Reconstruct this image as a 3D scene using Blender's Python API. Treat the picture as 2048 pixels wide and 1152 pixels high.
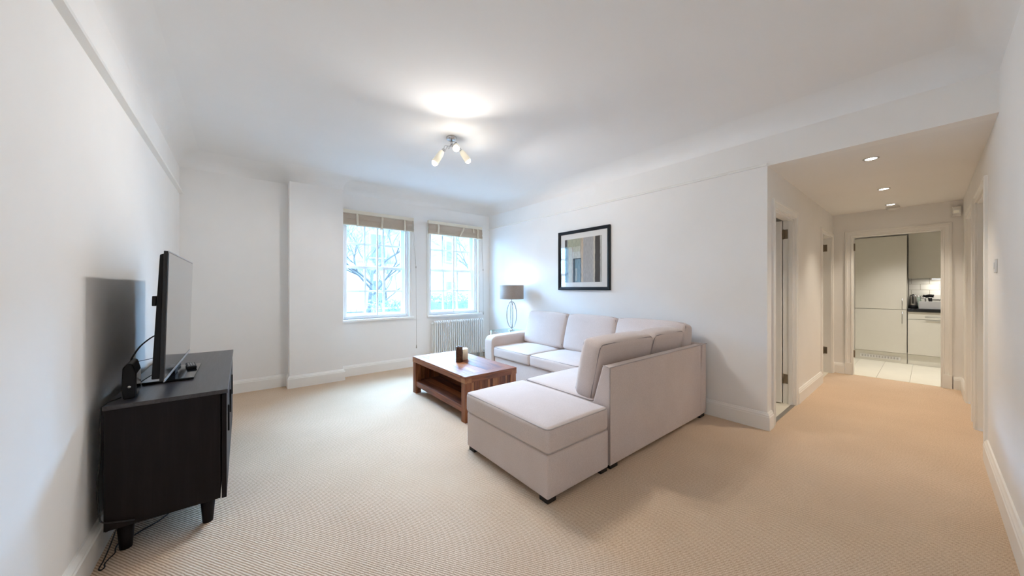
import bpy, bmesh, math, random
from mathutils import Vector, Matrix, Euler
random.seed(7)
for o in list(bpy.data.objects):
    bpy.data.objects.remove(o)
S = bpy.context.scene
COL = S.collection
PI = math.pi

# ------------------------------------------------------------------ camera, world, exposure
cam_d = bpy.data.cameras.new('camera')
cam_d.sensor_width = 36.0
cam_d.lens = 670.0 / 2048.0 * 36.0
cam_d.clip_start = 0.02
cam = bpy.data.objects.new('camera', cam_d)
COL.objects.link(cam)
cam.location = (0, 0, 1.25)
cam.rotation_euler = (PI / 2, 0, -math.atan2(.6277, .7786))
S.camera = cam

SKY = 28.0            # overcast daylight
BULB = 30.5           # each bulb of the ceiling fixture, watts
SUN = 64.0            # daylight brightest behind thin cloud, above the houses opposite
DOWN = 54.0            # each hall downlight
world = bpy.data.worlds.new('overcast_sky')
S.world = world
world.use_nodes = True
bg = world.node_tree.nodes['Background']
bg.inputs[0].default_value = (.34, .62, 1.0, 1)
bg.inputs[1].default_value = SKY
S.view_settings.view_transform = 'Standard'
S.view_settings.look = 'None'
S.view_settings.gamma = 1.0
S.view_settings.use_curve_mapping = False
S.view_settings.exposure = 0.28
try:
    S.cycles.use_denoising = True
    S.cycles.max_bounces = 10
    S.cycles.use_adaptive_sampling = True
    S.cycles.adaptive_threshold = .05
    S.cycles.diffuse_bounces = 6
    S.cycles.glossy_bounces = 4
    S.cycles.transmission_bounces = 8
    S.cycles.transparent_max_bounces = 12
    S.cycles.caustics_reflective = False
    S.cycles.caustics_refractive = False
    S.cycles.sample_clamp_indirect = 8.0
except Exception:
    pass


def add_light(name, kind, loc, watts, col, rot=(0, 0, 0), **kw):
    d = bpy.data.lights.new(name, kind)
    d.energy = watts
    d.color = col
    for k, v in kw.items():
        setattr(d, k, v)
    o = bpy.data.objects.new(name, d)
    o.location = loc
    o.rotation_euler = rot
    COL.objects.link(o)
    return o


WARM = (1.0, .88, .72)
add_light('hazy_sun', 'SUN', (0, 12, 10), SUN, (.33, .61, 1.0), (-math.radians(63), 0, math.radians(-14)), angle=math.radians(80))


def portal(name, cx, cz, w, h):
    d = bpy.data.lights.new(name, 'AREA')
    d.shape = 'RECTANGLE'
    d.size, d.size_y = w, h
    d.energy = 1
    o = bpy.data.objects.new(name, d)
    o.location = (cx, 5.40, cz)
    o.rotation_euler = (-PI / 2, 0, 0)   # shining towards -Y, into the room
    d.cycles.is_portal = True
    COL.objects.link(o)


portal('window_portal', 1.585, 1.55, .95, 1.5)
portal('window_portal', 2.875, 1.55, .95, 1.5)


# ------------------------------------------------------------------ materials
def new_mat(name):
    m = bpy.data.materials.new(name)
    m.use_nodes = True
    nt = m.node_tree
    return m, nt, nt.nodes['Principled BSDF']


def N(nt, t, **kw):
    n = nt.nodes.new(t)
    for k, v in kw.items():
        setattr(n, k, v)
    return n


def ramp(nt, stops, interp='LINEAR'):
    r = N(nt, 'ShaderNodeValToRGB')
    r.color_ramp.interpolation = interp
    e = r.color_ramp.elements
    while len(e) < len(stops):
        e.new(.5)
    for i, (p, c) in enumerate(stops):
        e[i].position = p
        e[i].color = (*c, 1) if len(c) == 3 else c
    return r


def simple(name, col, rough=.5, metal=0, spec=.5, noise=0, nscale=8, bump=0, bscale=200, stretch=None, coat=0, sheen=0):
    m, nt, b = new_mat(name)
    b.inputs['Base Color'].default_value = (*col, 1)
    b.inputs['Roughness'].default_value = rough
    b.inputs['Metallic'].default_value = metal
    b.inputs['Specular IOR Level'].default_value = spec
    if coat:
        b.inputs['Coat Weight'].default_value = coat
        b.inputs['Coat Roughness'].default_value = .08
    if sheen:
        b.inputs['Sheen Weight'].default_value = sheen
    if noise or bump:
        tc = N(nt, 'ShaderNodeTexCoord')
        vec = tc.outputs['Object']
        if stretch:
            mp = N(nt, 'ShaderNodeMapping')
            mp.inputs['Scale'].default_value = stretch
            nt.links.new(vec, mp.inputs[0])
            vec = mp.outputs[0]
    if noise:
        t = N(nt, 'ShaderNodeTexNoise')
        t.inputs['Scale'].default_value = nscale
        t.inputs['Detail'].default_value = 4
        nt.links.new(vec, t.inputs['Vector'])
        lo = tuple(max(0, c * (1 - noise)) for c in col)
        hi = tuple(min(1, c * (1 + noise)) for c in col)
        r = ramp(nt, [(.3, lo), (.7, hi)])
        nt.links.new(t.outputs[0], r.inputs[0])
        nt.links.new(r.outputs[0], b.inputs['Base Color'])
    if bump:
        t = N(nt, 'ShaderNodeTexNoise')
        t.inputs['Scale'].default_value = bscale
        t.inputs['Detail'].default_value = 3
        nt.links.new(vec, t.inputs['Vector'])
        bp = N(nt, 'ShaderNodeBump')
        bp.inputs['Strength'].default_value = bump
        bp.inputs['Distance'].default_value = .002
        nt.links.new(t.outputs[0], bp.inputs['Height'])
        nt.links.new(bp.outputs[0], b.inputs['Normal'])
    return m


def emit(name, col, strength):
    m = bpy.data.materials.new(name)
    m.use_nodes = True
    nt = m.node_tree
    nt.nodes.remove(nt.nodes['Principled BSDF'])
    e = N(nt, 'ShaderNodeEmission')
    e.inputs[0].default_value = (*col, 1)
    e.inputs[1].default_value = strength
    nt.links.new(e.outputs[0], nt.nodes['Material Output'].inputs[0])
    return m


M = {}
M['wall'] = simple('wall_paint', (.88, .868, .85), .75, spec=.2, noise=.012, nscale=3, bump=.05, bscale=90)
M['ceiling'] = simple('ceiling_paint', (.868, .855, .84), .85, spec=.15, noise=.01, nscale=2, bump=.04, bscale=60)
M['trim'] = simple('gloss_trim_paint', (.89, .88, .85), .35, spec=.4, noise=.01, nscale=5)
M['door'] = simple('door_paint', (.90, .885, .85), .4, spec=.4, noise=.01, nscale=4)
M['sash'] = simple('window_paint', (.90, .905, .90), .4, spec=.4, noise=.01, nscale=6)
M['header'] = simple('cream_headrail', (.80, .74, .62), .6, noise=.02)


def carpet():
    m, nt, b = new_mat('loop_carpet')
    tc = N(nt, 'ShaderNodeTexCoord')
    mp = N(nt, 'ShaderNodeMapping')
    mp.inputs['Rotation'].default_value = (0, 0, math.radians(57))
    nt.links.new(tc.outputs['Object'], mp.inputs[0])
    dn = N(nt, 'ShaderNodeTexNoise')
    dn.inputs['Scale'].default_value = 60
    nt.links.new(mp.outputs[0], dn.inputs['Vector'])
    mixv = N(nt, 'ShaderNodeMix', data_type='VECTOR')
    mixv.inputs['Factor'].default_value = .004
    nt.links.new(mp.outputs[0], mixv.inputs[4])
    nt.links.new(dn.outputs[1], mixv.inputs[5])
    w1 = N(nt, 'ShaderNodeTexWave', bands_direction='Y')
    w1.inputs['Scale'].default_value = 31      # rows ~ 10 mm
    w2 = N(nt, 'ShaderNodeTexWave', bands_direction='X')
    w2.inputs['Scale'].default_value = 46
    for w in (w1, w2):
        w.inputs['Distortion'].default_value = 1.2
        w.inputs['Detail'].default_value = 1
        nt.links.new(mixv.outputs[1], w.inputs['Vector'])
    mul = N(nt, 'ShaderNodeMath', operation='MULTIPLY')
    nt.links.new(w1.outputs['Fac'], mul.inputs[0])
    nt.links.new(w2.outputs['Fac'], mul.inputs[1])
    half = N(nt, 'ShaderNodeMath', operation='MULTIPLY')
    nt.links.new(mul.outputs[0], half.inputs[0])
    half.inputs[1].default_value = .45
    pw = N(nt, 'ShaderNodeMath', operation='MULTIPLY_ADD')
    nt.links.new(w1.outputs['Fac'], pw.inputs[0])
    pw.inputs[1].default_value = .40
    nt.links.new(half.outputs[0], pw.inputs[2])
    nz = N(nt, 'ShaderNodeTexNoise')
    nz.inputs['Scale'].default_value = 150
    nz.inputs['Detail'].default_value = 2
    nt.links.new(mp.outputs[0], nz.inputs['Vector'])
    ad = N(nt, 'ShaderNodeMath', operation='MULTIPLY_ADD')
    nt.links.new(nz.outputs[0], ad.inputs[0])
    ad.inputs[1].default_value = .68
    nt.links.new(pw.outputs[0], ad.inputs[2])
    r = ramp(nt, [(.25, (.42, .285, .185)), (.6, (.68, .505, .36)), (1.05, (.86, .69, .525))])
    nt.links.new(ad.outputs[0], r.inputs[0])
    big = N(nt, 'ShaderNodeTexNoise')
    big.inputs['Scale'].default_value = 1.6
    big.inputs['Detail'].default_value = 5
    nt.links.new(tc.outputs['Object'], big.inputs['Vector'])
    br = ramp(nt, [(.35, (.93, .92, .91)), (.65, (1, 1, 1))])
    nt.links.new(big.outputs[0], br.inputs[0])
    mx = N(nt, 'ShaderNodeMix', data_type='RGBA', blend_type='MULTIPLY')
    mx.inputs['Factor'].default_value = 1
    nt.links.new(r.outputs[0], mx.inputs[6])
    nt.links.new(br.outputs[0], mx.inputs[7])
    nt.links.new(mx.outputs[2], b.inputs['Base Color'])
    b.inputs['Roughness'].default_value = .95
    b.inputs['Specular IOR Level'].default_value = .1
    bp = N(nt, 'ShaderNodeBump')
    bp.inputs['Strength'].default_value = .55
    bp.inputs['Distance'].default_value = .004
    nt.links.new(ad.outputs[0], bp.inputs['Height'])
    nt.links.new(bp.outputs[0], b.inputs['Normal'])
    return m


M['carpet'] = carpet()


def fabric(name, col, dark):
    m, nt, b = new_mat(name)
    tc = N(nt, 'ShaderNodeTexCoord')
    a = N(nt, 'ShaderNodeTexNoise')
    a.inputs['Scale'].default_value = 260
    a.inputs['Detail'].default_value = 2
    nt.links.new(tc.outputs['Object'], a.inputs['Vector'])
    big = N(nt, 'ShaderNodeTexNoise')
    big.inputs['Scale'].default_value = 5
    nt.links.new(tc.outputs['Object'], big.inputs['Vector'])
    mth = N(nt, 'ShaderNodeMath', operation='MULTIPLY_ADD')
    nt.links.new(big.outputs[0], mth.inputs[0])
    mth.inputs[1].default_value = .3
    nt.links.new(a.outputs[0], mth.inputs[2])
    r = ramp(nt, [(.35, dark), (.95, col)])
    nt.links.new(mth.outputs[0], r.inputs[0])
    nt.links.new(r.outputs[0], b.inputs['Base Color'])
    b.inputs['Roughness'].default_value = .9
    b.inputs['Specular IOR Level'].default_value = .15
    b.inputs['Sheen Weight'].default_value = .15
    bp = N(nt, 'ShaderNodeBump')
    bp.inputs['Strength'].default_value = .12
    bp.inputs['Distance'].default_value = .002
    nt.links.new(a.outputs[0], bp.inputs['Height'])
    nt.links.new(bp.outputs[0], b.inputs['Normal'])
    return m


M['linen'] = fabric('linen_upholstery', (.745, .645, .60), (.595, .495, .45))
M['piping_pale'] = fabric('pale_piping', (.56, .49, .465), (.44, .385, .365))
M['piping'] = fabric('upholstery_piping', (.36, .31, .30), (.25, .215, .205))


def wood(name, cols, scale=(14, 1.2, 14), rough=.52, vary=.5):
    m, nt, b = new_mat(name)
    tc = N(nt, 'ShaderNodeTexCoord')
    oi = N(nt, 'ShaderNodeObjectInfo')
    mp = N(nt, 'ShaderNodeMapping')
    mp.inputs['Scale'].default_value = scale
    nt.links.new(tc.outputs['Object'], mp.inputs[0])
    off = N(nt, 'ShaderNodeMath', operation='MULTIPLY')
    nt.links.new(oi.outputs['Random'], off.inputs[0])
    off.inputs[1].default_value = 37
    cv = N(nt, 'ShaderNodeCombineXYZ')
    for i in range(3):
        nt.links.new(off.outputs[0], cv.inputs[i])
    nt.links.new(cv.outputs[0], mp.inputs['Location'])
    n1 = N(nt, 'ShaderNodeTexNoise')
    n1.inputs['Scale'].default_value = 2.2
    n1.inputs['Detail'].default_value = 6
    n1.inputs['Distortion'].default_value = .8
    nt.links.new(mp.outputs[0], n1.inputs['Vector'])
    ma = N(nt, 'ShaderNodeMath', operation='MULTIPLY_ADD')
    nt.links.new(oi.outputs['Random'], ma.inputs[0])
    ma.inputs[1].default_value = vary
    sub = N(nt, 'ShaderNodeMath', operation='SUBTRACT')
    nt.links.new(n1.outputs[0], sub.inputs[0])
    sub.inputs[1].default_value = vary / 2
    nt.links.new(sub.outputs[0], ma.inputs[2])
    r = ramp(nt, [(.2, cols[0]), (.5, cols[1]), (.8, cols[2])])
    nt.links.new(ma.outputs[0], r.inputs[0])
    nt.links.new(r.outputs[0], b.inputs['Base Color'])
    b.inputs['Roughness'].default_value = rough
    b.inputs['Specular IOR Level'].default_value = .22 if name == 'espresso_veneer' else .5
    bp = N(nt, 'ShaderNodeBump')
    bp.inputs['Strength'].default_value = .15
    bp.inputs['Distance'].default_value = .002
    nt.links.new(n1.outputs[0], bp.inputs['Height'])
    nt.links.new(bp.outputs[0], b.inputs['Normal'])
    return m


TW = ((.085, .020, .007), (.235, .070, .022), (.40, .160, .056))
M['acacia_y'] = wood('reclaimed_wood_lengthwise', TW, (14, 1.2, 14))
M['acacia_x'] = wood('reclaimed_wood_crosswise', TW, (1.2, 14, 14))
M['acacia_z'] = wood('reclaimed_wood_upright', TW, (14, 14, 1.2), vary=.7)
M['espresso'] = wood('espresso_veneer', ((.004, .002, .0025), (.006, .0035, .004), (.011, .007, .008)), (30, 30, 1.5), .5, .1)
M['espresso_top_sheen'] = wood('espresso_veneer_top_sheen', ((.030, .026, .028), (.044, .039, .042), (.062, .056, .060)), (40, 2, 30), .33, .05)  # greyer copy of the veneer; the top's sheen is put into its colour
M['blackplastic'] = simple('black_plastic', (.007, .007, .008), .5, spec=.25, noise=.1)
M['glossblack'] = simple('gloss_black_plastic', (.008, .009, .011), .12)
M['screen'] = simple('television_glass', (.05, .05, .052), .2, spec=1.0, coat=1.0)  # base lifted from black to carry part of the room's reflection
M['silver'] = simple('brushed_silver', (.55, .55, .56), .3, metal=1, noise=.05)
M['chrome'] = simple('polished_chrome', (.60, .60, .61), .14, metal=1)
M['steel'] = simple('satin_steel', (.50, .49, .48), .3, metal=1, noise=.04)
M['brass'] = simple('aged_bronze_hinge', (.28, .23, .17), .4, metal=1, noise=.1)
M['blackfoot'] = simple('black_wood_feet', (.014, .011, .011), .5, noise=.1)
M['cable'] = simple('black_cable', (.01, .01, .01), .5)
M['radiator'] = simple('radiator_enamel', (.86, .865, .86), .35, spec=.5)
M['frame_black'] = simple('black_picture_frame', (.008, .010, .014), .45, spec=.25, noise=.1)
M['mat_board'] = simple('white_mat_board', (.88, .86, .83), .8)
M['shade'] = simple('taupe_lampshade', (.33, .27, .235), .85, noise=.06, nscale=60)
M['wax_cream'] = simple('cream_wax', (.80, .74, .58), .5, noise=.03, nscale=20)
M['wax_brown'] = simple('brown_wax', (.075, .032, .016), .6, noise=.5, nscale=70, bump=.6, bscale=120)
M['wick'] = simple('candle_wick', (.02, .02, .02), .9)
M['blind'] = simple('woven_bamboo', (.66, .55, .44), .8, noise=.14, nscale=30, stretch=(2, 20, 60))
M['strap'] = simple('cream_blind_tape', (.74, .66, .53), .85, noise=.04)
M['cord'] = simple('blind_cord', (.42, .38, .33), .8)
M['cab_white'] = simple('kitchen_door_lacquer', (.70, .675, .60), .35, noise=.01)
M['carcass'] = simple('kitchen_carcass', (.42, .40, .36), .6)
M['worktop'] = simple('black_worktop', (.010, .010, .010), .2, noise=.2, nscale=90)
M['tile_floor'] = simple('cream_floor_tile', (.80, .755, .645), .3, noise=.02, nscale=6)
M['grout'] = simple('grout', (.45, .41, .34), .9)
M['tile_wall'] = simple('white_glazed_tile', (.84, .83, .79), .18, noise=.01)
M['grey_plastic'] = simple('pale_grey_plastic', (.50, .50, .50), .4)
M['white_plastic'] = simple('white_plastic', (.82, .81, .79), .4)
M['lens'] = emit('downlight_lens', (1, .95, .86), 14)
M['bulb'] = emit('lit_bulb', (1, .94, .82), 16)
M['ucl'] = emit('cabinet_light_lens', (1, .96, .88), 12)


def glass_mat(name, haze, tint=(.95, .98, .98)):
    m = bpy.data.materials.new(name)
    m.use_nodes = True
    nt = m.node_tree
    nt.nodes.remove(nt.nodes['Principled BSDF'])
    tr = N(nt, 'ShaderNodeBsdfTransparent')
    tr.inputs[0].default_value = (*tint, 1)
    gl = N(nt, 'ShaderNodeBsdfGlossy')
    gl.inputs['Roughness'].default_value = .03
    lw_ = N(nt, 'ShaderNodeLayerWeight')
    pw5 = N(nt, 'ShaderNodeMath', operation='POWER')
    nt.links.new(lw_.outputs['Facing'], pw5.inputs[0])
    pw5.inputs[1].default_value = 4
    fr = N(nt, 'ShaderNodeMath', operation='MULTIPLY_ADD')
    nt.links.new(pw5.outputs[0], fr.inputs[0])
    fr.inputs[1].default_value = .6
    fr.inputs[2].default_value = .03
    mx = N(nt, 'ShaderNodeMixShader')
    nt.links.new(fr.outputs[0], mx.inputs[0])
    nt.links.new(tr.outputs[0], mx.inputs[1])
    nt.links.new(gl.outputs[0], mx.inputs[2])
    out = mx
    if haze:
        tl = N(nt, 'ShaderNodeBsdfTranslucent')
        tl.inputs[0].default_value = (.95, .97, .97, 1)
        m2 = N(nt, 'ShaderNodeMixShader')
        m2.inputs[0].default_value = haze
        nt.links.new(mx.outputs[0], m2.inputs[1])
        nt.links.new(tl.outputs[0], m2.inputs[2])
        out = m2
    nt.links.new(out.outputs[0], nt.nodes['Material Output'].inputs[0])
    return m


M['glass'] = glass_mat('veiled_window_glass', .005, (.98, .99, .99))  # pale veil of outdoor glare mixed into the panes as translucency
M['glass_clear'] = glass_mat('clear_glass', 0, (.86, .95, .93))
M['picture_glass'] = glass_mat('picture_glass', 0, (.985, .985, .985))
m, nt, b = new_mat('frosted_glass')
b.inputs['Base Color'].default_value = (.80, .77, .68, 1)
b.inputs['Roughness'].default_value = .5
b.inputs['Transmission Weight'].default_value = .15
b.inputs['Emission Color'].default_value = (1, .9, .68, 1)
b.inputs['Emission Strength'].default_value = .12
M['frosted'] = m


# ------------------------------------------------------------------ mesh helpers
class MB:
    def __init__(s):
        s.v, s.f, s.sm = [], [], []

    def add(s, vs, fs, smooth=False):
        n = len(s.v)
        s.v += [tuple(v) for v in vs]
        s.f += [tuple(i + n for i in f) for f in fs]
        s.sm += [smooth] * len(fs)
        return s

    def box(s, x0, x1, y0, y1, z0, z1):
        vs = [(x, y, z) for z in (z0, z1) for y in (y0, y1) for x in (x0, x1)]
        return s.add(vs, [(0, 2, 3, 1), (4, 5, 7, 6), (0, 1, 5, 4), (2, 6, 7, 3), (0, 4, 6, 2), (1, 3, 7, 5)])

    def prism(s, poly, axis, a, b):
        n = len(poly)

        def pt(p, t):
            return {'x': (t, p[0], p[1]), 'y': (p[0], t, p[1]), 'z': (p[0], p[1], t)}[axis]
        vs = [pt(p, a) for p in poly] + [pt(p, b) for p in poly]
        fs = [tuple(range(n))[::-1], tuple(range(n, 2 * n))] + [(i, (i + 1) % n, n + (i + 1) % n, n + i) for i in range(n)]
        return s.add(vs, fs)

    def tube(s, pts, r, seg=8, closed=False, cap=True):
        pts = [Vector(p) for p in pts]
        n = len(pts)
        rs = r if isinstance(r, (list, tuple)) else [r] * n
        vs, up = [], None
        for i, p in enumerate(pts):
            a = pts[(i - 1) % n] if (closed or i > 0) else p
            c = pts[(i + 1) % n] if (closed or i < n - 1) else p
            d = (c - a)
            d = d.normalized() if d.length > 1e-9 else Vector((0, 0, 1))
            if up is None:
                up = Vector((0, 0, 1)) if abs(d.z) < .9 else Vector((1, 0, 0))
            side = d.cross(up)
            side = side.normalized() if side.length > 1e-6 else Vector((1, 0, 0))
            up = side.cross(d).normalized()
            for k in range(seg):
                t = 2 * PI * k / seg
                vs.append(p + (side * math.cos(t) + up * math.sin(t)) * rs[i])
        fs = []
        for i in range(n if closed else n - 1):
            j = (i + 1) % n
            for k in range(seg):
                l = (k + 1) % seg
                fs.append((i * seg + k, i * seg + l, j * seg + l, j * seg + k))
        s.add(vs, fs, True)
        if cap and not closed:
            b0 = len(s.v) - n * seg
            s.f += [tuple(b0 + k for k in range(seg))[::-1], tuple(b0 + (n - 1) * seg + k for k in range(seg))]
            s.sm += [False, False]
        return s

    def lathe(s, prof, seg=24, cx=0, cy=0, axis=None):
        n = len(prof)
        vs = [(cx + r * math.cos(2 * PI * k / seg), cy + r * math.sin(2 * PI * k / seg), z) for r, z in prof for k in range(seg)]
        fs = [(i * seg + k, i * seg + (k + 1) % seg, (i + 1) * seg + (k + 1) % seg, (i + 1) * seg + k) for i in range(n - 1) for k in range(seg)]
        if axis is not None:
            vs = [axis @ Vector(v) for v in vs]
        s.add(vs, fs, True)
        b0 = len(s.v) - n * seg
        if prof[0][0] > 1e-6:
            s.f.append(tuple(b0 + k for k in range(seg))[::-1]); s.sm.append(False)
        if prof[-1][0] > 1e-6:
            s.f.append(tuple(b0 + (n - 1) * seg + k for k in range(seg))); s.sm.append(False)
        return s

    def sweep(s, path, prof, closed=False, smooth=False):
        """path: plan polyline; prof: (offset to the left of travel, z)."""
        n = len(path)
        P2 = [Vector(p) for p in path]

        def off(i, d):
            a = P2[i] - P2[i - 1] if (closed or i > 0) else None
            c = P2[(i + 1) % n] - P2[i] if (closed or i < n - 1) else None
            na = Vector((-a.y, a.x)).normalized() if a is not None else None
            nc = Vector((-c.y, c.x)).normalized() if c is not None else None
            if na is None: return P2[i] + nc * d
            if nc is None: return P2[i] + na * d
            k = 1 + na.dot(nc)
            return P2[i] + (na + nc) * (d / max(k, .2))
        vs = []
        for i in range(n):
            for d, z in prof:
                q = off(i, d)
                vs.append((q.x, q.y, z))
        m = len(prof)
        fs = []
        for i in range(n if closed else n - 1):
            j = (i + 1) % n
            for k in range(m - 1):
                fs.append((i * m + k, j * m + k, j * m + k + 1, i * m + k + 1))
        s.add(vs, fs, smooth)
        if not closed:
            b0 = len(s.v) - n * m
            s.f += [tuple(b0 + k for k in range(m)), tuple(b0 + (n - 1) * m + k for k in range(m))[::-1]]
            s.sm += [False, False]
        return s

    def mesh(s, name):
        me = bpy.data.meshes.new(name)
        me.from_pydata(s.v, [], s.f)
        me.polygons.foreach_set('use_smooth', s.sm)
        bm = bmesh.new()
        bm.from_mesh(me)
        bmesh.ops.recalc_face_normals(bm, faces=bm.faces)
        bm.to_mesh(me)
        bm.free()
        me.update()
        return me

    def build(s, name, mat, parent=None, bevel=0, loc=None, seg=2):
        """Mesh whose origin is moved to `loc` (or kept in the parent's frame)."""
        if loc is not None:
            s.v = [(a - loc[0], b_ - loc[1], c - loc[2]) for a, b_, c in s.v]
        me = s.mesh(name)
        me.materials.append(M[mat] if isinstance(mat, str) else mat)
        o = bpy.data.objects.new(name, me)
        COL.objects.link(o)
        if loc is not None:
            o.location = loc
        if parent is not None:
            o.parent = parent
        if bevel:
            bv = o.modifiers.new('bevel', 'BEVEL')
            bv.width = bevel
            bv.segments = seg
            bv.limit_method = 'ANGLE'
            bv.harden_normals = True
        return o


def tag(o, label=None, cat=None, group=None, kind=None):
    if label: o['label'] = label
    if cat: o['category'] = cat
    if group: o['group'] = group
    if kind: o['kind'] = kind
    return o


def struct(o, label=None):
    o['kind'] = 'structure'
    if label: o['label'] = label
    return o


def thing(name, label, cat, loc=(0, 0, 0), rz=0, group=None):
    o = bpy.data.objects.new(name, None)
    o.empty_display_size = .05
    COL.objects.link(o)
    o.location = loc
    o.rotation_euler = (0, 0, rz)
    return tag(o, label, cat, group)


def inst(o, loc, parent=None, rot=None):
    c = o.copy()
    COL.objects.link(c)
    c.location = loc
    if rot is not None: c.rotation_euler = rot
    if parent is not None: c.parent = parent
    return c


def arc(cx, cy, r, a0, a1, n):
    return [(cx + r * math.cos(a0 + (a1 - a0) * i / n), cy + r * math.sin(a0 + (a1 - a0) * i / n)) for i in range(n + 1)]


def smooth_path(pts, n=8):
    """Catmull-Rom through pts."""
    P3 = [Vector(p) for p in pts]
    P3 = [P3[0] * 2 - P3[1]] + P3 + [P3[-1] * 2 - P3[-2]]
    out = []
    for i in range(1, len(P3) - 2):
        a, b_, c, d = P3[i - 1:i + 3]
        for k in range(n):
            t = k / n
            out.append(.5 * ((2 * b_) + (c - a) * t + (2 * a - 5 * b_ + 4 * c - d) * t * t + (3 * b_ - a - 3 * c + d) * t ** 3))
    out.append(P3[-2])
    return out


# ------------------------------------------------------------------ the shell
XL, XS = -.535, 3.60          # television wall, sofa wall
YB, YW, YP = -.275, 5.15, 4.98   # wall beside the camera, window wall, pier face
PX0, PX1 = .46, 1.07          # pier
H = 2.75                      # room ceiling
HB = 2.325                    # beam / hall ceiling
HY = .885                     # hall left wall face
XK = 6.85                     # hall end wall face
RW = .17                      # cove radius

struct(MB().box(XL - .2, XK + .03, YB - .2, YW + .3, -.1, 0).build('floor', 'carpet'), 'beige loop pile carpet')
# ceiling plane and cove
plan = [(XL, YB), (XS, YB), (XS, YW), (PX1, YW), (PX1, YP), (PX0, YP), (PX0, YW), (XL, YW)]
cove = [(RW * (1 - math.cos(t)), H - RW + RW * math.sin(t)) for t in [PI / 2 * i / 10 for i in range(11)]]
mb = MB().sweep(plan, cove, closed=True, smooth=True)
struct(mb.build('trim_1', 'wall'), 'curved plaster cove between walls and ceiling')
struct(MB().box(XL - .2, XS + .2, YB - .2, YW + .3, H, H + .1).build('ceiling', 'ceiling'), 'smooth painted ceiling')

WT = H + .1
struct(MB().box(XL - .2, XL, YB - .2, YW + .3, 0, WT).build('wall_left', 'wall'))

# window openings
W1, W2, WZ0, WZ1, DX = 1.11, 2.06, .80, 2.31, 1.29
mb = MB()
mb.box(XL, W1, YW, YW + .3, 0, WT)
mb.box(W2, W1 + DX, YW, YW + .3, 0, WT)
mb.box(W2 + DX, XS + .2, YW, YW + .3, 0, WT)
for d in (0, DX):
    mb.box(W1 + d, W2 + d, YW, YW + .3, 0, WZ0)
    mb.box(W1 + d, W2 + d, YW, YW + .3, WZ1, WT)
mb.box(PX0, PX1, YP, YW, 0, WT)
struct(mb.build('wall_window', 'wall'))

# sofa wall with the beam over the hall opening
mb = MB()
mb.box(XS, XS + .12, HY, YW, 0, WT)
mb.box(XS, XS + .12, YB, HY, HB, WT)
struct(mb.build('wall_sofa', 'wall'))

# wall on the camera's right, with two doorways in its hall part
R3, R4, RH = (4.28, 5.035), (5.38, 6.12), 2.0
mb = MB()
mb.box(XL - .2, R3[0], YB - .2, YB, 0, WT)
mb.box(R3[1], R4[0], YB - .2, YB, 0, WT)
mb.box(R4[1], XK + .1, YB - .2, YB, 0, WT)
for a, c in (R3, R4):
    mb.box(a, c, YB - .2, YB, RH, WT)
struct(mb.build('wall_right', 'wall'))

# hall: left wall, ceiling, end wall
D1, D2, DH = (3.80, 4.58), (6.0, 6.74), 1.99
mb = MB()
mb.box(XS + .12, D1[0], HY, HY + .1, 0, HB + .1)
mb.box(D1[1], D2[0], HY, HY + .1, 0, HB + .1)
mb.box(D2[1], XK + .1, HY, HY + .1, 0, HB + .1)
for a, c in (D1, D2):
    mb.box(a, c, HY, HY + .1, DH, HB + .1)
struct(mb.build('wall_hall_left', 'wall'))
struct(MB().box(XS + .12, XK + .1, YB, HY + .1, HB, HB + .1).build('ceiling_hall', 'ceiling'), 'low hall ceiling with downlights')
K0, K1 = -.117, .681
mb = MB()
mb.box(XK, XK + .1, K1, HY, 0, HB)
mb.box(XK, XK + .1, YB, K0, 0, HB)
mb.box(XK, XK + .1, K0, K1, DH, HB)
struct(mb.build('wall_hall_end', 'wall'))

# skirting boards
SK = [(0, 0), (.022, 0), (.022, .115), (.018, .122), (.018, .130), (.012, .140), (.008, .150), (0, .152)]
SKS = [(d, z) for d, z in SK]


def skirting(name, path, label=None):
    return struct(MB().sweep(path, SKS).build(name, 'trim'), label)


skirting('baseboard_left', [(XL, YW), (XL, YB)])
skirting('baseboard_window', [(XS, YW), (PX1, YW), (PX1, YP), (PX0, YP), (PX0, YW), (XL, YW)])
skirting('baseboard_sofa', [(3.712, HY), (XS, HY), (XS, YW)])
skirting('baseboard_right', [(XL, YB), (R3[0] - .075, YB)])
skirting('baseboard_hall_right', [(R4[1] + .075, YB), (XK, YB), (XK, K0 - .083)])
skirting('baseboard_hall_left', [(D2[0] - .065, HY), (D1[1] + .075, HY)])
skirting('baseboard_hall_end', [(XK, K1 + .065), (XK, HY), (D2[1] + .06, HY)])

# picture rails
RL = [(0, 0), (.026, .004), (.03, .012), (.024, .022), (.012, .03), (0, .034)]
struct(MB().sweep([(XL, YW - .02), (XL, YB)], [(d * 1.25, 2.285 + z) for d, z in RL]).build('trim_2', 'trim'), 'painted picture rail high on the left wall')
struct(MB().sweep([(XS, HY), (XS, YW)], [(d * .6, HB + z * .8) for d, z in RL]).build('trim_3', 'trim'), 'painted picture rail above the framed print')


def casing_sweep(axis, face, sgn, a, c, z0, top, prof, parent):
    """Mitred casing round three sides of an opening; prof: (outward offset, proud height)."""
    def P3(u, d, z):
        return (u, face + sgn * d, z) if axis == 'x' else (face + sgn * d, u, z)
    vs = []
    for (su, sz) in ((0, 0), (0, 1), (1, 1), (1, 0)):
        for (o_, d) in prof:
            vs.append(P3((c + o_) if su else (a - o_), d, (top + o_) if sz else z0))
    n = len(prof)
    fs = [(i * n + k, (i + 1) * n + k, (i + 1) * n + k + 1, i * n + k + 1) for i in range(3) for k in range(n - 1)]
    fs += [tuple(range(n)), tuple(range(3 * n, 4 * n))]
    return MB().add(vs, fs).build('casing', 'trim', parent)


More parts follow.
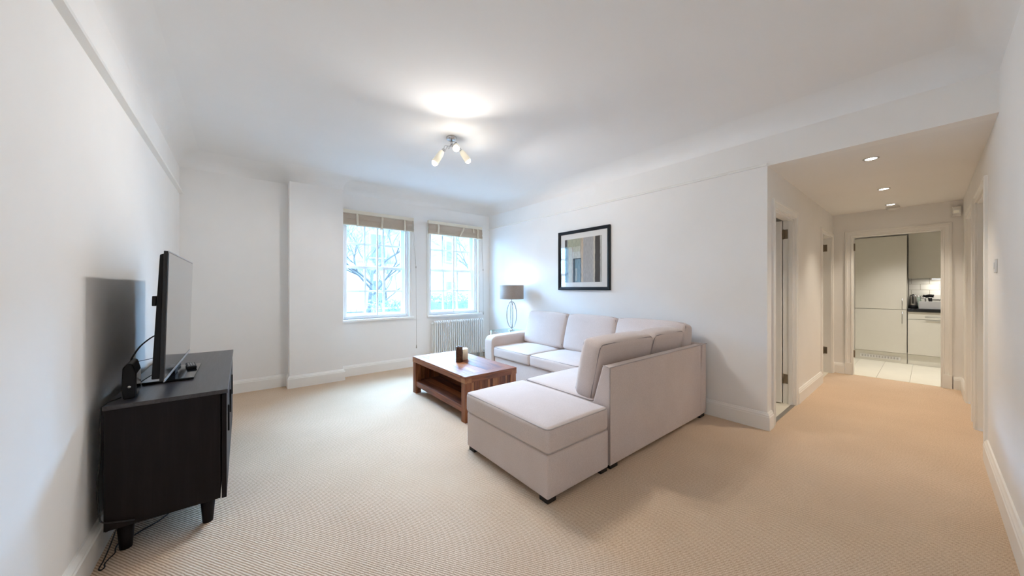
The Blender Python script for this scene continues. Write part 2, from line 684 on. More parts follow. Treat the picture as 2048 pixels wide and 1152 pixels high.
def architrave(name, axis, face, sgn, a, c, top, w, parent=None, t=.016):
    prof = [(0, 0), (0, t * .8), (.004, t), (.014, t), (.018, t * .7), (w - .026, t * .8), (w - .022, t * 1.2), (w - .004, t * 1.2), (w, t * .9), (w, 0)]
    return casing_sweep(axis, face, sgn, a, c, 0, top, prof, parent)


def hinge(name, parent, x, y, z, axis):
    """Flat hinge leaf with knuckle."""
    mb = MB()
    if axis == 'x':      # leaf lies on a plane facing -X
        mb.box(x - .003, x, y, y + .034, z - .05, z + .05)
        for k in range(4):
            mb.box(x - .0045, x - .003, y + .009 + .014 * (k % 2), y + .015 + .014 * (k % 2), z - .035 + .02 * k, z - .029 + .02 * k)
        kn = (x - .006, y + .040)
    else:                # leaf on a plane facing -Y
        mb.box(x, x + .034, y - .003, y, z - .05, z + .05)
        for k in range(4):
            mb.box(x + .009 + .014 * (k % 2), x + .015 + .014 * (k % 2), y - .0045, y - .003, z - .035 + .02 * k, z - .029 + .02 * k)
        kn = (x + .040, y - .006)
    mb.tube([(kn[0], kn[1], z - .052), (kn[0], kn[1], z + .052)], .007, 8)
    return mb.build('hinge', 'brass', parent)


def door_set(name, label, axis, lo, hi, top, y0, y1):
    """Lining of a doorway (jambs and head), in the thickness y0..y1."""
    o = bpy.data.objects.new(name, None)
    COL.objects.link(o)
    struct(o, label)
    t = .012
    mb = MB()
    for (a, c, z0, z1) in ((lo, lo + t, 0, top), (hi - t, hi, 0, top), (lo + t, hi - t, top - t, top)):
        if axis == 'x':
            mb.box(a, c, y0, y1, z0, z1)
        else:
            mb.box(y0, y1, a, c, z0, z1)
    mb.build('lining', 'trim', o, bevel=.0015)
    return o


# hall left, first doorway: open door hinged on its far side
d1 = door_set('door_1', 'open white door just past the sofa wall corner', 'x', D1[0], D1[1], DH, HY, HY + .1)
architrave('casing', 'x', HY, -1, D1[0], D1[1], DH, .07, d1)
leaf = MB().box(D1[1] - .055, D1[1] - .018, HY + .105, HY + .86, .012, DH - .02).build('leaf', 'door', d1, bevel=.003)
for z in (.27, 1.83):
    hinge('hinge', d1, D1[1] - .012, HY + .058, z, 'x')
mb = MB().box(D1[0] + .012, D1[1] - .012, HY + .055, HY + .068, 0, DH - .012)
mb = MB().box(D1[1] - .026, D1[1] - .012, HY + .015, HY + .05, 0, DH - .012)
mb.box(D1[0] + .012, D1[0] + .026, HY + .015, HY + .05, 0, DH - .012)
mb.box(D1[0] + .012, D1[1] - .012, HY + .015, HY + .05, DH - .026, DH - .012)
mb.build('door_stop', 'trim', d1, bevel=.001)
MB().box(D1[0] + .012, D1[1] - .012, HY - .002, HY + .03, 0, .006).build('threshold_strip', 'steel', d1)

# second doorway on the left
d2 = door_set('door_2', 'second white doorway on the left of the hall, nearest the kitchen', 'x', D2[0], D2[1], DH, HY, HY + .1)
architrave('casing', 'x', HY, -1, D2[0], D2[1], DH, .06, d2)
for z in (.33, 1.84):
    hinge('hinge', d2, D2[1] - .012, HY + .045, z, 'x')
MB().box(D2[1] - .06, D2[1] - .02, HY + .105, HY + .84, .012, DH - .02).build('leaf', 'door', d2, bevel=.003)

# right-hand doorways with closed doors set back
for nm, (a, c), lab in (('door_3', R3, 'nearer doorway recess in the right wall of the hall'), ('door_4', R4, 'farther doorway recess in the right wall of the hall')):
    dd = door_set(nm, lab, 'x', a, c, RH, YB - .2, YB)
    architrave('casing', 'x', YB, 1, a, c, RH, .07, dd)
    MB().box(a + .014, c - .014, YB - .16, YB - .12, .008, RH - .014).build('leaf', 'door', dd, bevel=.003)
    kb = MB().lathe([(.0, 0), (.024, .002), (.024, .008), (.009, .012), (.009, .035), (.022, .045), (.026, .055), (.02, .066), (0, .07)], 16,
                    axis=Matrix.Translation((a + .08, YB - .12, 1.0)) @ Matrix.Rotation(-PI / 2, 4, 'X'))
    kb.build('door_knob', 'steel', dd)

# kitchen doorway
d5 = door_set('door_5', 'white cased doorway from the hall into the kitchen', 'y', K0, K1, DH, XK, XK + .1)
architrave('casing', 'y', XK, -1, K0, K1, DH, .075, d5)
for z in (.30, 1.84):
    hinge('hinge', d5, XK + .012, K1 - .012, z, 'y')
lf = MB().box(0, .76, 0, .04, .012, DH - .02).build('leaf', 'door', d5, bevel=.003)
lf.location = (XK + .108, K1 + .01, 0)
lf.rotation_euler = (0, 0, math.radians(28))
for z0 in (0,):
    mb = MB()
    mb.box(XK - .025, XK, K0 - .075, K0, 0, .17).box(XK - .025, XK, K1, K1 + .075, 0, .17)
    mb.build('plinth_block', 'trim', d5, bevel=.003)

# small rooms behind the left-hand doors (only slivers are seen)
mb = MB()
mb.box(3.72, 5.3, 2.3, 2.4, 0, HB).box(5.2, 5.3, HY + .1, 2.3, 0, HB)
mb.box(5.3, 7.6, 2.3, 2.4, 0, HB).box(7.5, 7.6, HY + .1, 2.3, 0, HB)
struct(mb.build('wall_side_rooms', 'wall'))
struct(MB().box(3.72, 7.6, HY + .1, 2.4, HB, HB + .1).build('ceiling_side_rooms', 'ceiling'))
struct(MB().box(3.72, 7.6, HY + .03, 2.4, -.05, .004).build('floor_side_rooms', 'tile_floor'), 'pale tiled floor of the side rooms')


def downlight(x, y, z, label, watts, group, cat='light', col=WARM):
    t = thing('downlight', label, cat, (x, y, z), 0, group)
    MB().lathe([(.036, -.001), (.036, -.004), (.044, -.006), (.050, -.003), (.050, 0), (.036, 0)], 28).build('bezel', 'chrome', t)
    MB().lathe([(0, -.002), (.036, -.002)], 28).build('lens', 'lens', t)
    l = add_light('downlight_beam', 'SPOT', (x, y, z - .012), watts, col, (0, 0, 0), spot_size=math.radians(94), spot_blend=1.0, shadow_soft_size=.035)
    return t


hd = 'downlights in the hall ceiling'
downlight(4.07, .295, HB, 'largest downlight, nearest the beam, in the hall ceiling', DOWN, hd)
downlight(5.42, .297, HB, 'middle of three downlights in the hall ceiling', DOWN, hd)
downlight(6.50, .297, HB, 'farthest hall downlight, just before the smoke alarm', DOWN, hd)
downlight(4.35, 1.55, HB, 'unseen downlight added to light the room behind the first hall door', 9, 'downlights added for the side rooms', col=(1, .97, .93))  # unseen lamp, put in to light the first side room
downlight(6.6, 1.6, HB, 'unseen cool downlight added for the daylight in the room behind the second hall door', 12, 'downlights added for the side rooms', col=(.86, .93, 1))  # unseen cool lamp, put in where window daylight would fill this room

# ------------------------------------------------------------------ kitchen beyond the hall
XF, XB, KC = 8.47, 9.05, 2.32
mb = MB()
mb.box(XB, XB + .1, -1.6, 1.3, 0, KC)
mb.box(XK + .1, XB, -1.7, -1.6, 0, KC)
mb.box(XK + .1, XB, 1.2, 1.3, 0, KC)
mb.box(XK, XK + .1, -1.6, YB - .2, 0, KC)
mb.box(XK, XK + .1, HY + .1, 1.3, 0, KC)
struct(mb.build('wall_kitchen', 'wall'))
struct(MB().box(XK + .1, XB + .1, -1.7, 1.3, KC, KC + .1).build('ceiling_kitchen', 'ceiling'))
fl = struct(MB().box(XK + .03, XB + .1, -1.7, 1.3, -.06, -.004).build('floor_kitchen', 'grout'), 'cream tiled kitchen floor')
tile = None
for j in range(-5, 4):
    y0 = .149 + .301 * j
    loc = (XK + .03 + .82, y0 + .1505, 0)
    if tile is None:
        tile = MB().box(-.82, .82, -.149, .149, -.008, .002).build('floor_tile', 'tile_floor', fl, bevel=.0015)
        tile.location = loc
    else:
        inst(tile, loc, fl)
downlight(7.85, .25, KC, 'downlight in the kitchen ceiling over the left cupboards', 76, 'kitchen ceiling downlights', col=(1, .97, .92))
downlight(7.85, -.45, KC, 'downlight in the kitchen ceiling over the worktop', 56, 'kitchen ceiling downlights', col=(1, .97, .92))

# tall fridge-freezer unit
t = thing('tall_cupboard', 'tall cream fridge cupboard with two stacked doors and a plinth vent', 'cupboard', (XF, .512, 0))
MB().box(.022, .56, -.30, .30, .17, 2.12).build('carcass', 'carcass', t)
for z0, z1, hz in ((.172, .888, .76), (.896, 2.115, .985)):
    dr = MB().box(0, .02, -.298, .298, z0, z1).build('door', 'cab_white', t, bevel=.002)
    mb = MB().tube([(-.03, -.25, hz - .095), (-.03, -.25, hz + .095)], .006, 8)
    for q in (-.07, .07):
        mb.tube([(0, -.25, hz + q), (-.03, -.25, hz + q)], .004, 6)
    mb.build('handle', 'steel', dr)
MB().box(.03, .06, -.30, .30, .004, .165).build('plinth', 'cab_white', t)
vent = MB().box(.024, .031, -.23, .235, .045, .105).build('vent_grille', 'white_plastic', t, bevel=.001)
for k in range(13):
    y = .205 - k * .0335
    MB().box(.0215, .0245, y - .011, y + .011, .058, .092).build('vent_slot', 'steel', vent)

# base unit, worktop, wall unit
t = thing('base_cupboard', 'cream base cupboard with one drawer under the black worktop', 'cupboard', (XF, -.095, 0))
MB().box(.022, .56, -.30, .30, .17, .868).build('carcass', 'carcass', t)
dw = MB().box(0, .02, -.298, .298, .745, .862).build('drawer', 'cab_white', t, bevel=.002)
mb = MB().tube([(-.03, -.18, .79), (-.03, .12, .79)], .006, 8)
for q in (-.15, .09): mb.tube([(0, q, .79), (-.03, q, .79)], .004, 6)
mb.build('handle', 'steel', dw)
MB().box(0, .02, -.298, .298, .172, .738).build('door', 'cab_white', t, bevel=.002)
MB().box(.03, .06, -.30, .30, .004, .165).build('plinth', 'cab_white', t)
t = thing('base_cupboard', 'cream base cupboard hidden mostly behind the right kitchen door jamb', 'cupboard', (XF, -.70, 0))
MB().box(.022, .56, -.30, .30, .17, .868).build('carcass', 'carcass', t)
MB().box(0, .02, -.298, .298, .172, .862).build('door', 'cab_white', t, bevel=.002)
MB().box(.03, .06, -.30, .30, .004, .165).build('plinth', 'cab_white', t)
tag(MB().box(XF - .02, XB - .012, -1.0, .208, .870, .915).build('worktop', 'worktop', bevel=.003), 'black polished kitchen worktop over cream cupboards', 'worktop')
t = thing('wall_cupboard', 'grey-cream wall cupboard above the kitchen worktop', 'cupboard', (8.72, -.095, 1.41))
MB().box(.022, .32, -.30, .30, .004, .745).build('carcass', 'carcass', t)
MB().box(0, .02, -.298, .298, 0, .75).build('door', 'cab_white', t, bevel=.002)
ll = MB().box(.10, .16, -.16, .06, -.012, .004).build('under_light', 'white_plastic', t)
MB().box(.105, .155, -.15, .05, -.0135, -.012).build('light_lens', 'ucl', ll)
add_light('under_cupboard_lamp', 'AREA', (8.85, -.145, 1.392), 1.5, (1, .93, .80), (0, 0, 0), shape='RECTANGLE', size=.05, size_y=.2)
# splashback tiles
sb = tag(MB().box(XB - .006, XB - .001, -.70, .205, .916, 1.42).build('splashback', 'grout'), 'white tiled splashback behind the kettle', 'splashback')
wt = None
for r_ in range(5):
    for c_ in range(-4, 2):
        y0 = -.02 + c_ * .2 + (r_ % 2) * .1
        lo, hi = max(y0, -.69), min(y0 + .196, .203)
        if hi - lo < .02: continue
        loc = (XB - .009, (lo + hi) / 2, .918 + r_ * .1 + .049)
        hw = (hi - lo) / 2
        if abs(hw - .098) < 1e-4:
            if wt is None:
                wt = MB().box(-.004, .003, -.098, .098, -.048, .048).build('wall_tile', 'tile_wall', sb, bevel=.001)
                wt.location = loc
            else:
                inst(wt, loc, sb)
        else:
            q = MB().box(-.004, .003, -hw, hw, -.048, .048).build('wall_tile', 'tile_wall', sb, bevel=.001)
            q.location = loc
# double socket
t = thing('wall_socket', 'white double socket on the kitchen splashback', 'socket', (XB - .014, -.085, 1.10))
MB().box(-.010, 0, -.073, .073, -.043, .043).build('plate', 'white_plastic', t, bevel=.003)
for s_ in (-1, 1):
    MB().box(-.013, -.010, s_ * .035 - .008, s_ * .035 + .008, .012, .03).build('switch', 'white_plastic', t)
# kettle
t = thing('kettle', 'steel jug kettle on a black base at the left of the worktop', 'kettle', (8.62, .150, .916))
MB().lathe([(0, .0), (.054, .0), (.056, .01), (.054, .04), (.05, .045), (0, .045)], 24).build('power_base', 'blackplastic', t)
MB().lathe([(0, .047), (.051, .047), (.051, .06), (.044, .14), (.036, .20), (.032, .21), (0, .21)], 24).build('body', 'steel', t)
MB().lathe([(0, .211), (.032, .211), (.03, .219), (.01, .222), (.01, .232), (0, .234)], 20).build('lid', 'blackplastic', t)
MB().tube(smooth_path([(-.03, 0, .20), (-.07, 0, .195), (-.082, 0, .14), (-.07, 0, .09), (-.046, 0, .08)], 5), .007, 8).build('handle', 'blackplastic', t)
MB().prism([(.028, .196), (.056, .208), (.036, .165)], 'x', -.010, .010).build('spout', 'steel', t)
# glass carafe
t = thing('glass_jug', 'clear glass jug with chrome lid beside the kettle', 'jug', (8.90, .118, .916))
MB().lathe([(0, .004), (.055, .004), (.062, .03), (.06, .11), (.045, .16), (.047, .18)], 24).build('vessel', 'glass_clear', t)
MB().lathe([(0, .18), (.05, .18), (.05, .195), (.02, .21), (0, .21)], 20).build('lid', 'chrome', t)
MB().tube(smooth_path([(0, -.045, .165), (0, -.09, .16), (0, -.095, .10), (0, -.06, .06)], 5), .008, 8).build('handle', 'chrome', t)
# white dish drainer
t = thing('dish_drainer', 'white open dish drainer rack on the kitchen worktop', 'rack', (8.62, -.08, .916))
mb = MB()
for (a, c, d, e) in ((-.10, -.096, -.17, .17), (.096, .10, -.17, .17), (-.10, .10, -.17, -.166), (-.10, .10, .166, .17)):
    mb.box(a, c, d, e, .002, .115)
mb.box(-.10, .10, -.17, .17, 0, .006)
mb.build('tray', 'grey_plastic', t, bevel=.002)
for k in range(6):
    MB().tube([(-.096, -.13 + k * .052, .10), (.096, -.13 + k * .052, .10)], .003, 6).build('wire', 'white_plastic', t)
# black hand tool leaning in the drainer
t = thing('hand_blender', 'black hand blender standing upright behind the white drainer', 'blender', (8.90, -.035, .916))
mb = MB().tube([(0, 0, 0), (0, .005, .09), (0, .008, .17)], [.028, .018, .022], 12)
mb.build('body', 'blackplastic', t)
MB().tube(smooth_path([(0, -.03, .20), (0, .01, .205), (0, .05, .195), (0, .085, .205)], 4), [.026] * 5 + [.024] * 4 + [.018] * 4, 12).build('head', 'blackplastic', t)
MB().tube([(0, -.01, .09), (0, -.035, .04), (0, -.04, .002)], .008, 8).build('cord_stub', 'cable', t)

# hall fittings
t = thing('smoke_alarm', 'round white smoke alarm on the hall ceiling', 'alarm', (6.72, .29, HB))
MB().lathe([(0, 0), (.062, 0), (.066, -.012), (.062, -.014), (0, -.014)][::-1], 32).build('base', 'white_plastic', t)
MB().lathe([(0, -.042), (.045, -.04), (.058, -.032), (.058, -.017), (0, -.017)], 32).build('cover', 'white_plastic', t)
t = thing('motion_sensor', 'white motion sensor in the corner by the kitchen door', 'sensor', (XK - .001, -.222, 2.19))
MB().prism([(0, -.06), (-.025, -.06), (-.045, -.03), (-.048, .05), (-.035, .06), (0, .06)], 'y', -.034, .034).build('housing', 'white_plastic', t, bevel=.006)
for v in t.children: v.data.transform(Matrix.Identity(4))
MB().box(-.049, -.044, -.02, .02, -.02, .012).build('lens', 'frosted', t)
t = thing('light_switch', 'white light switch on the right wall before the hall doors', 'switch', (3.72, YB, 1.39))
MB().box(-.043, .043, 0, .009, -.043, .043).build('plate', 'white_plastic', t, bevel=.003)
MB().box(-.012, .012, .008, .013, -.02, .02).build('rocker', 'white_plastic', t, bevel=.002)


# ------------------------------------------------------------------ windows
def window(name, dx, label):
    o = bpy.data.objects.new(name, None)
    COL.objects.link(o)
    struct(o, label)
    a, c = W1 + dx, W2 + dx
    # casing and sill on the room face
    casing_sweep('x', YW, -1, a, c, WZ0, WZ1, [(0, 0), (0, .013), (.004, .015), (.010, .015), (.013, .010), (.034, .011), (.036, .018), (.040, .018), (.040, 0)], o)
    MB().box(a - .04, c + .065, YW - .045, YW + .06, WZ0 - .034, WZ0).build('sill', 'trim', o, bevel=.006)
    # secondary glazing: frame, two sliding panels that meet in the middle
    mb = MB()
    y0, y1, w = YW + .03, YW + .065, .028
    mb.box(a, a + w, y0, y1, WZ0, WZ1).box(c - w, c, y0, y1, WZ0, WZ1)
    mb.box(a + w, c - w, y0, y1, WZ0, WZ0 + w).box(a + w, c - w, y0, y1, WZ1 - w, WZ1)
    mb.build('secondary_frame', 'sash', o, bevel=.002)
    mid = (a + c) / 2
    for (u0, u1, yy) in ((a + w, mid + .012, y0 + .004), (mid - .012, c - w, y0 + .018)):
        s = .022
        mb = MB().box(u0, u0 + s, yy, yy + .012, WZ0 + w, WZ1 - w).box(u1 - s, u1, yy, yy + .012, WZ0 + w, WZ1 - w)
        mb.box(u0 + s, u1 - s, yy, yy + .012, WZ0 + w, WZ0 + w + s).box(u0 + s, u1 - s, yy, yy + .012, WZ1 - w - s, WZ1 - w)
        p = mb.build('sliding_panel', 'sash', o, bevel=.0015)
        MB().box(u0 + s, u1 - s, yy + .005, yy + .008, WZ0 + w + s, WZ1 - w - s).build('pane', 'glass', p)
    MB().box(c + .004, c + .016, YW - .024, YW - .018, 1.50, 1.56).build('latch', 'white_plastic', o)
    # sash box lining
    mb = MB()
    mb.box(a, a + .015, y1, YW + .3, WZ0, WZ1).box(c - .015, c, y1, YW + .3, WZ0, WZ1)
    mb.box(a, c, y1, YW + .3, WZ0, WZ0 + .02).box(a, c, y1, YW + .3, WZ1 - .02, WZ1)
    mb.build('box_lining', 'sash', o)
    # two sashes, three by two panes each
    g0, g1 = a + .055, c - .07
    for (z0, z1, yy, rails) in ((WZ0 + .02, 1.575, YW + .135, (.05, .04)), (1.54, WZ1 - .02, YW + .175, (.04, .05))):
        mb = MB()
        mb.box(a + .015, g0, yy, yy + .038, z0, z1).box(g1, c - .015, yy, yy + .038, z0, z1)
        mb.box(g0, g1, yy, yy + .038, z0, z0 + rails[0]).box(g0, g1, yy, yy + .038, z1 - rails[1], z1)
        sa = mb.build('sash', 'sash', o, bevel=.003)
        gz0, gz1 = z0 + rails[0], z1 - rails[1]
        gw = (g1 - g0) / 3
        mb = MB()
        bw = .014
        for k in (1, 2):
            mb.box(g0 + k * gw - bw, g0 + k * gw + bw, yy + .006, yy + .032, gz0, gz1)
        zm = (gz0 + gz1) / 2
        for k in range(3):
            mb.box(g0 + k * gw + (bw if k else 0), g0 + (k + 1) * gw - (bw if k < 2 else 0), yy + .006, yy + .032, zm - bw, zm + bw)
        mb.build('glazing_bars', 'sash', sa, bevel=.002)
        for k in range(3):
            for q in (0, 1):
                u0 = g0 + k * gw + (bw if k else 0)
                u1 = g0 + (k + 1) * gw - (bw if k < 2 else 0)
                v0, v1 = (gz0, zm - bw) if q == 0 else (zm + bw, gz1)
                MB().box(u0, u1, yy + .018, yy + .021, v0, v1).build('pane', 'glass', sa)
    return o


window('window_1', 0, 'white sash window next to the projecting pier')
window('window_2', DX, 'white sash window above the radiator')


def blind(label, a, c, z1, straps, cord_x, acorn_z, cord_end, tilt):
    """Rolled up woven blind: headrail, folded slats, tapes, pull cord."""
    mid = (a + c) / 2
    t = thing('woven_blind', label, 'blind', (mid, YW - .02, z1), 0, 'raised woven blinds')
    w = (c - a) / 2
    MB().box(-w, w, -.036, 0, -.052, 0).build('headrail', 'header', t, bevel=.003)
    # folded stack: every slat is a thin lath; many, joined
    rnd = random.Random(int(a * 100))
    mb = MB()
    n = 21
    for k in range(n):
        z = -.058 - k * .0072
        f = math.sin(k / n * PI * 4.0)
        y = -.034 + f * .006
        th = .012 + .005 * rnd.random()
        dz = [(rnd.random() - .5) * .002 for _ in range(2)]
        mb.add([(-w + .004, y - th, z + dz[0]), (w - .004, y - th, z + dz[1]), (w - .004, y + th, z + dz[1]), (-w + .004, y + th, z + dz[0]),
                (-w + .004, y - th, z + dz[0] - .0052), (w - .004, y - th, z + dz[1] - .0052), (w - .004, y + th, z + dz[1] - .0052), (-w + .004, y + th, z + dz[0] - .0052)],
               [(0, 1, 2, 3), (7, 6, 5, 4), (0, 4, 5, 1), (1, 5, 6, 2), (2, 6, 7, 3), (3, 7, 4, 0)])
    st = mb.build('slats', 'blind', t)
    st['kind'] = 'stuff'
    MB().box(-w + .006, w - .006, -.034, -.020, -.205, -.056).build('backing_cloth', 'blind', t)
    MB().box(-w + .002, w - .002, -.052, -.018, -.222, -.209).build('bottom_bar', 'header', t, bevel=.003)
    for (sx, slant, length) in straps:
        hw = .017
        prof = [(-.040, -.05), (-.062, -.075), (-.066, -.12), (-.060, -.17), (-.066, -.205), (-.052, -.232), (-.030, -.236)]
        zs = length / .236
        mb = MB()
        vs = []
        for (y, z) in prof:
            zz = -.05 + (z + .05) * zs
            k = (z + .05) / -.186 * slant
            for s_ in (-hw, hw):
                vs.append((sx - mid + s_ + k, y, zz))
        nn = len(prof)
        off = [(x, y + .0035, z) for x, y, z in vs]
        fs = [(2 * i, 2 * i + 1, 2 * i + 3, 2 * i + 2) for i in range(nn - 1)]
        fs += [(2 * nn + p3, 2 * nn + p2, 2 * nn + p1, 2 * nn + p0) for (p0, p1, p2, p3) in fs[:nn - 1]]
        fs += [(2 * i, 2 * i + 2, 2 * nn + 2 * i + 2, 2 * nn + 2 * i) for i in range(nn - 1)]
        fs += [(2 * i + 1, 2 * nn + 2 * i + 1, 2 * nn + 2 * i + 3, 2 * i + 3) for i in range(nn - 1)]
        mb.add(vs + off, fs, True)
        mb.build('tape', 'strap', t)
    cx = cord_x - mid
    mb = MB()
    for q in (-.012, .010):
        mb.tube([(cx + q, -.062, -.05), (cx + q, -.066, -.20), (cx + tilt, -.07, acorn_z - z1 + .01)], .0016, 6)
    mb.tube([(cx + tilt, -.07, acorn_z - z1), (cx + tilt + .008, -.07, cord_end - z1)], .0018, 6)
    mb.build('cord', 'cord', t)
    MB().lathe([(0, .018), (.006, .014), (.0075, 0), (.009, -.014), (.004, -.018), (0, -.018)], 12, cx + tilt, -.07).build('cord_stop', 'cord', t)
    for v in t.children:
        if v.name.startswith('cord_stop'): v.location.z = acorn_z - z1
    p = MB().lathe([(0, .03), (.004, .026), (.008, -.01), (.0095, -.026), (.005, -.03), (0, -.03)], 12, cx + tilt + .008, -.07).build('cord_pull', 'cord', t)
    p.location.z = cord_end - z1
    return t


blind('taupe woven blind gathered at the top of the window next to the pier', 1.085, 2.115, 2.355,
      [(1.27, .01, .225), (1.62, -.01, .24), (1.96, .0, .225)], 2.09, 1.58, .33, .045)
blind('taupe woven blind gathered at the top of the window above the radiator', 2.36, 3.41, 2.355,
      [(2.53, -.005, .21), (3.02, -.09, .215), (3.20, .01, .10), (3.30, .0, .225)], 3.375, 1.58, .80, .03)

# ------------------------------------------------------------------ radiator
RX0, NS, PIT = 2.435, 25, .0388
t = thing('radiator', 'white column radiator under the right-hand window', 'radiator', (RX0, YW - .075, 0))
mb = MB()
zt, zb, hd_ = .675, .125, .033
for s_ in (-1, 1):
    mb.tube([(0, s_ * hd_, zb), (0, s_ * hd_, zt)], .0125, 10, cap=False)
for z, sg in ((zt, 1), (zb, -1)):
    pts = [(0, hd_ * math.cos(q), z + sg * .022 * math.sin(q)) for q in [PI * i / 10 for i in range(11)]]
    mb.tube(pts, .0135, 10, cap=False)
    mb.tube([(-PIT / 2, 0, z), (PIT / 2, 0, z)], .016, 10, cap=False)
    mb.tube([(0, -hd_, z), (0, hd_, z)], .0125, 10)
sec = mb.build('section', 'radiator', t)
sec.location = (PIT / 2, 0, 0)
for k in range(1, NS):
    inst(sec, (PIT * (k + .5), 0, 0), t)
mb = MB().tube([(-.03, 0, zt), (0, 0, zt)], .012, 10).tube([(-.02, -.012, zt), (-.02, .012, zt)], .008, 8)
mb.build('bleed_valve', 'radiator', t)
MB().tube([(-.012, .015, 0), (-.012, .015, .655)], .0075, 8).build('pipe', 'radiator', t)
L_ = PIT * NS
mb = MB().tube([(L_, 0, zb), (L_ + .03, 0, zb), (L_ + .03, 0, 0)], .009, 8).tube([(L_ - .01, -.02, zb - .03), (L_ + .05, -.02, zb - .03)], .014, 10)
mb.build('valve', 'chrome', t)
for k in (2, NS - 3):
    MB().box(PIT * (k + .5) - .012, PIT * (k + .5) + .012, -.03, .03, 0, zb - .03).build('foot', 'chrome', t)


# ------------------------------------------------------------------ upholstery
def cushion_mesh(hx, hy, hz, r, top=0, bot=0, side=0, nx=12, ny=12, nz=6, pinch=0):
    """Soft box: rounded edges plus crowned faces."""
    def ticks(h, n):
        q = [-h, -h + r * .3, -h + r * .7, -h + r]
        inner = [-h + r + (2 * h - 2 * r) * i / n for i in range(1, n)]
        return q + inner + [h - r, h - r * .7, h - r * .3, h]
    tx, ty, tz = ticks(hx, nx), ticks(hy, ny), ticks(hz, nz)
    vs, idx, fs = [], {}, []

    def vid(i, j, k):
        key = (i, j, k)
        if key not in idx:
            p = Vector((tx[i], ty[j], tz[k]))
            inn = Vector((max(-hx + r, min(hx - r, p.x)), max(-hy + r, min(hy - r, p.y)), max(-hz + r, min(hz - r, p.z))))
            d = p - inn
            q = inn + d.normalized() * r
            cx_, cy_, cz_ = 1 - (q.x / hx) ** 2, 1 - (q.y / hy) ** 2, 1 - (q.z / hz) ** 2
            cx_, cy_, cz_ = max(cx_, 0), max(cy_, 0), max(cz_, 0)
            cr = (cx_ * cy_) ** .6
            if q.z > 0: q.z += top * cr * (q.z / hz)
            else: q.z += bot * cr * (q.z / hz)
            q.x += side * (cy_ * cz_) ** .6 * q.x / hx
            q.y += side * (cx_ * cz_) ** .6 * q.y / hy
            if pinch:
                cc = abs(q.x / hx) ** 4 * abs(q.y / hy) ** 4
                q.x *= 1 - pinch * cc
                q.y *= 1 - pinch * cc
            idx[key] = len(vs)
            vs.append(tuple(q))
        return idx[key]
    X, Y, Z = len(tx) - 1, len(ty) - 1, len(tz) - 1
    for i in range(X):
        for j in range(Y):
            fs.append((vid(i, j, 0), vid(i, j + 1, 0), vid(i + 1, j + 1, 0), vid(i + 1, j, 0)))
            fs.append((vid(i, j, Z), vid(i + 1, j, Z), vid(i + 1, j + 1, Z), vid(i, j + 1, Z)))
    for i in range(X):
        for k in range(Z):
            fs.append((vid(i, 0, k), vid(i + 1, 0, k), vid(i + 1, 0, k + 1), vid(i, 0, k + 1)))
            fs.append((vid(i, Y, k), vid(i, Y, k + 1), vid(i + 1, Y, k + 1), vid(i + 1, Y, k)))
    for j in range(Y):
        for k in range(Z):
            fs.append((vid(0, j, k), vid(0, j, k + 1), vid(0, j + 1, k + 1), vid(0, j + 1, k)))
            fs.append((vid(X, j, k), vid(X, j + 1, k), vid(X, j + 1, k + 1), vid(X, j, k + 1)))
    return MB().add(vs, fs, True)


def loop_path(hx, hy, z, cr, sag=0, pinch=0):
    p = []
    for (sx, sy, a0) in ((1, 1, 0), (-1, 1, PI / 2), (-1, -1, PI), (1, -1, 1.5 * PI)):
        for i in range(5):
            a = a0 + PI / 2 * i / 4
            p.append((sx * (hx - cr) + cr * math.cos(a), sy * (hy - cr) + cr * math.sin(a)))
    out = []
    n = len(p)
    for i in range(n):
        q, w = p[i], p[(i + 1) % n]
        m_ = 1 if math.hypot(w[0] - q[0], w[1] - q[1]) < .1 else 10
        for k in range(m_):
            x, y = q[0] + (w[0] - q[0]) * k / m_, q[1] + (w[1] - q[1]) * k / m_
            c = max(0, (1 - (x / hx) ** 2)) + max(0, (1 - (y / hy) ** 2))
            if pinch:
                cc = abs(x / hx) ** 4 * abs(y / hy) ** 4
                x *= 1 - pinch * cc
                y *= 1 - pinch * cc
            out.append((x, y, z + sag * c))
    return out


def cushion(name, parent, x0, x1, y0, y1, z0, z1, crown=.02, r=.03, side=.008, piping=('top', 'bottom'), pmat='piping'):
    hx, hy, hz = (x1 - x0) / 2, (y1 - y0) / 2, (z1 - z0) / 2
    o = cushion_mesh(hx, hy, hz, r, top=crown, bot=0, side=side).build(name, 'linen', parent)
    o.location = ((x0 + x1) / 2, (y0 + y1) / 2, (z0 + z1) / 2)
    k = r * .30
    for pz in piping:
        z = (hz - k) * (1 if pz == 'top' else -1)
        MB().tube(loop_path(hx - k + .001, hy - k + .001, z, r * .9), .0055, 6, closed=True).build('piping', pmat, o)
    return o


def back_cushion(name, parent, loc, hx, hy, hz, rot, fat=.035, r=.035):
    """Loose back cushion; local z is its thickness."""
    o = cushion_mesh(hx, hy, hz, r, top=fat, bot=fat * .5, side=.012, pinch=.025).build(name, 'linen', parent)
    o.location = loc
    o.rotation_euler = rot
    k = r * .30
    for s_ in (1, -1):
        MB().tube(loop_path(hx - k + .001, hy - k + .001, s_ * (hz - k), r * .9, pinch=.025), .0055, 6, closed=True).build('piping', 'piping', o)
    return o


def block_foot(parent, x0, x1, y0, y1, h=.032):
    MB().box(x0, x1, y0, y1, 0, h).build('foot', 'blackfoot', parent, bevel=.002)


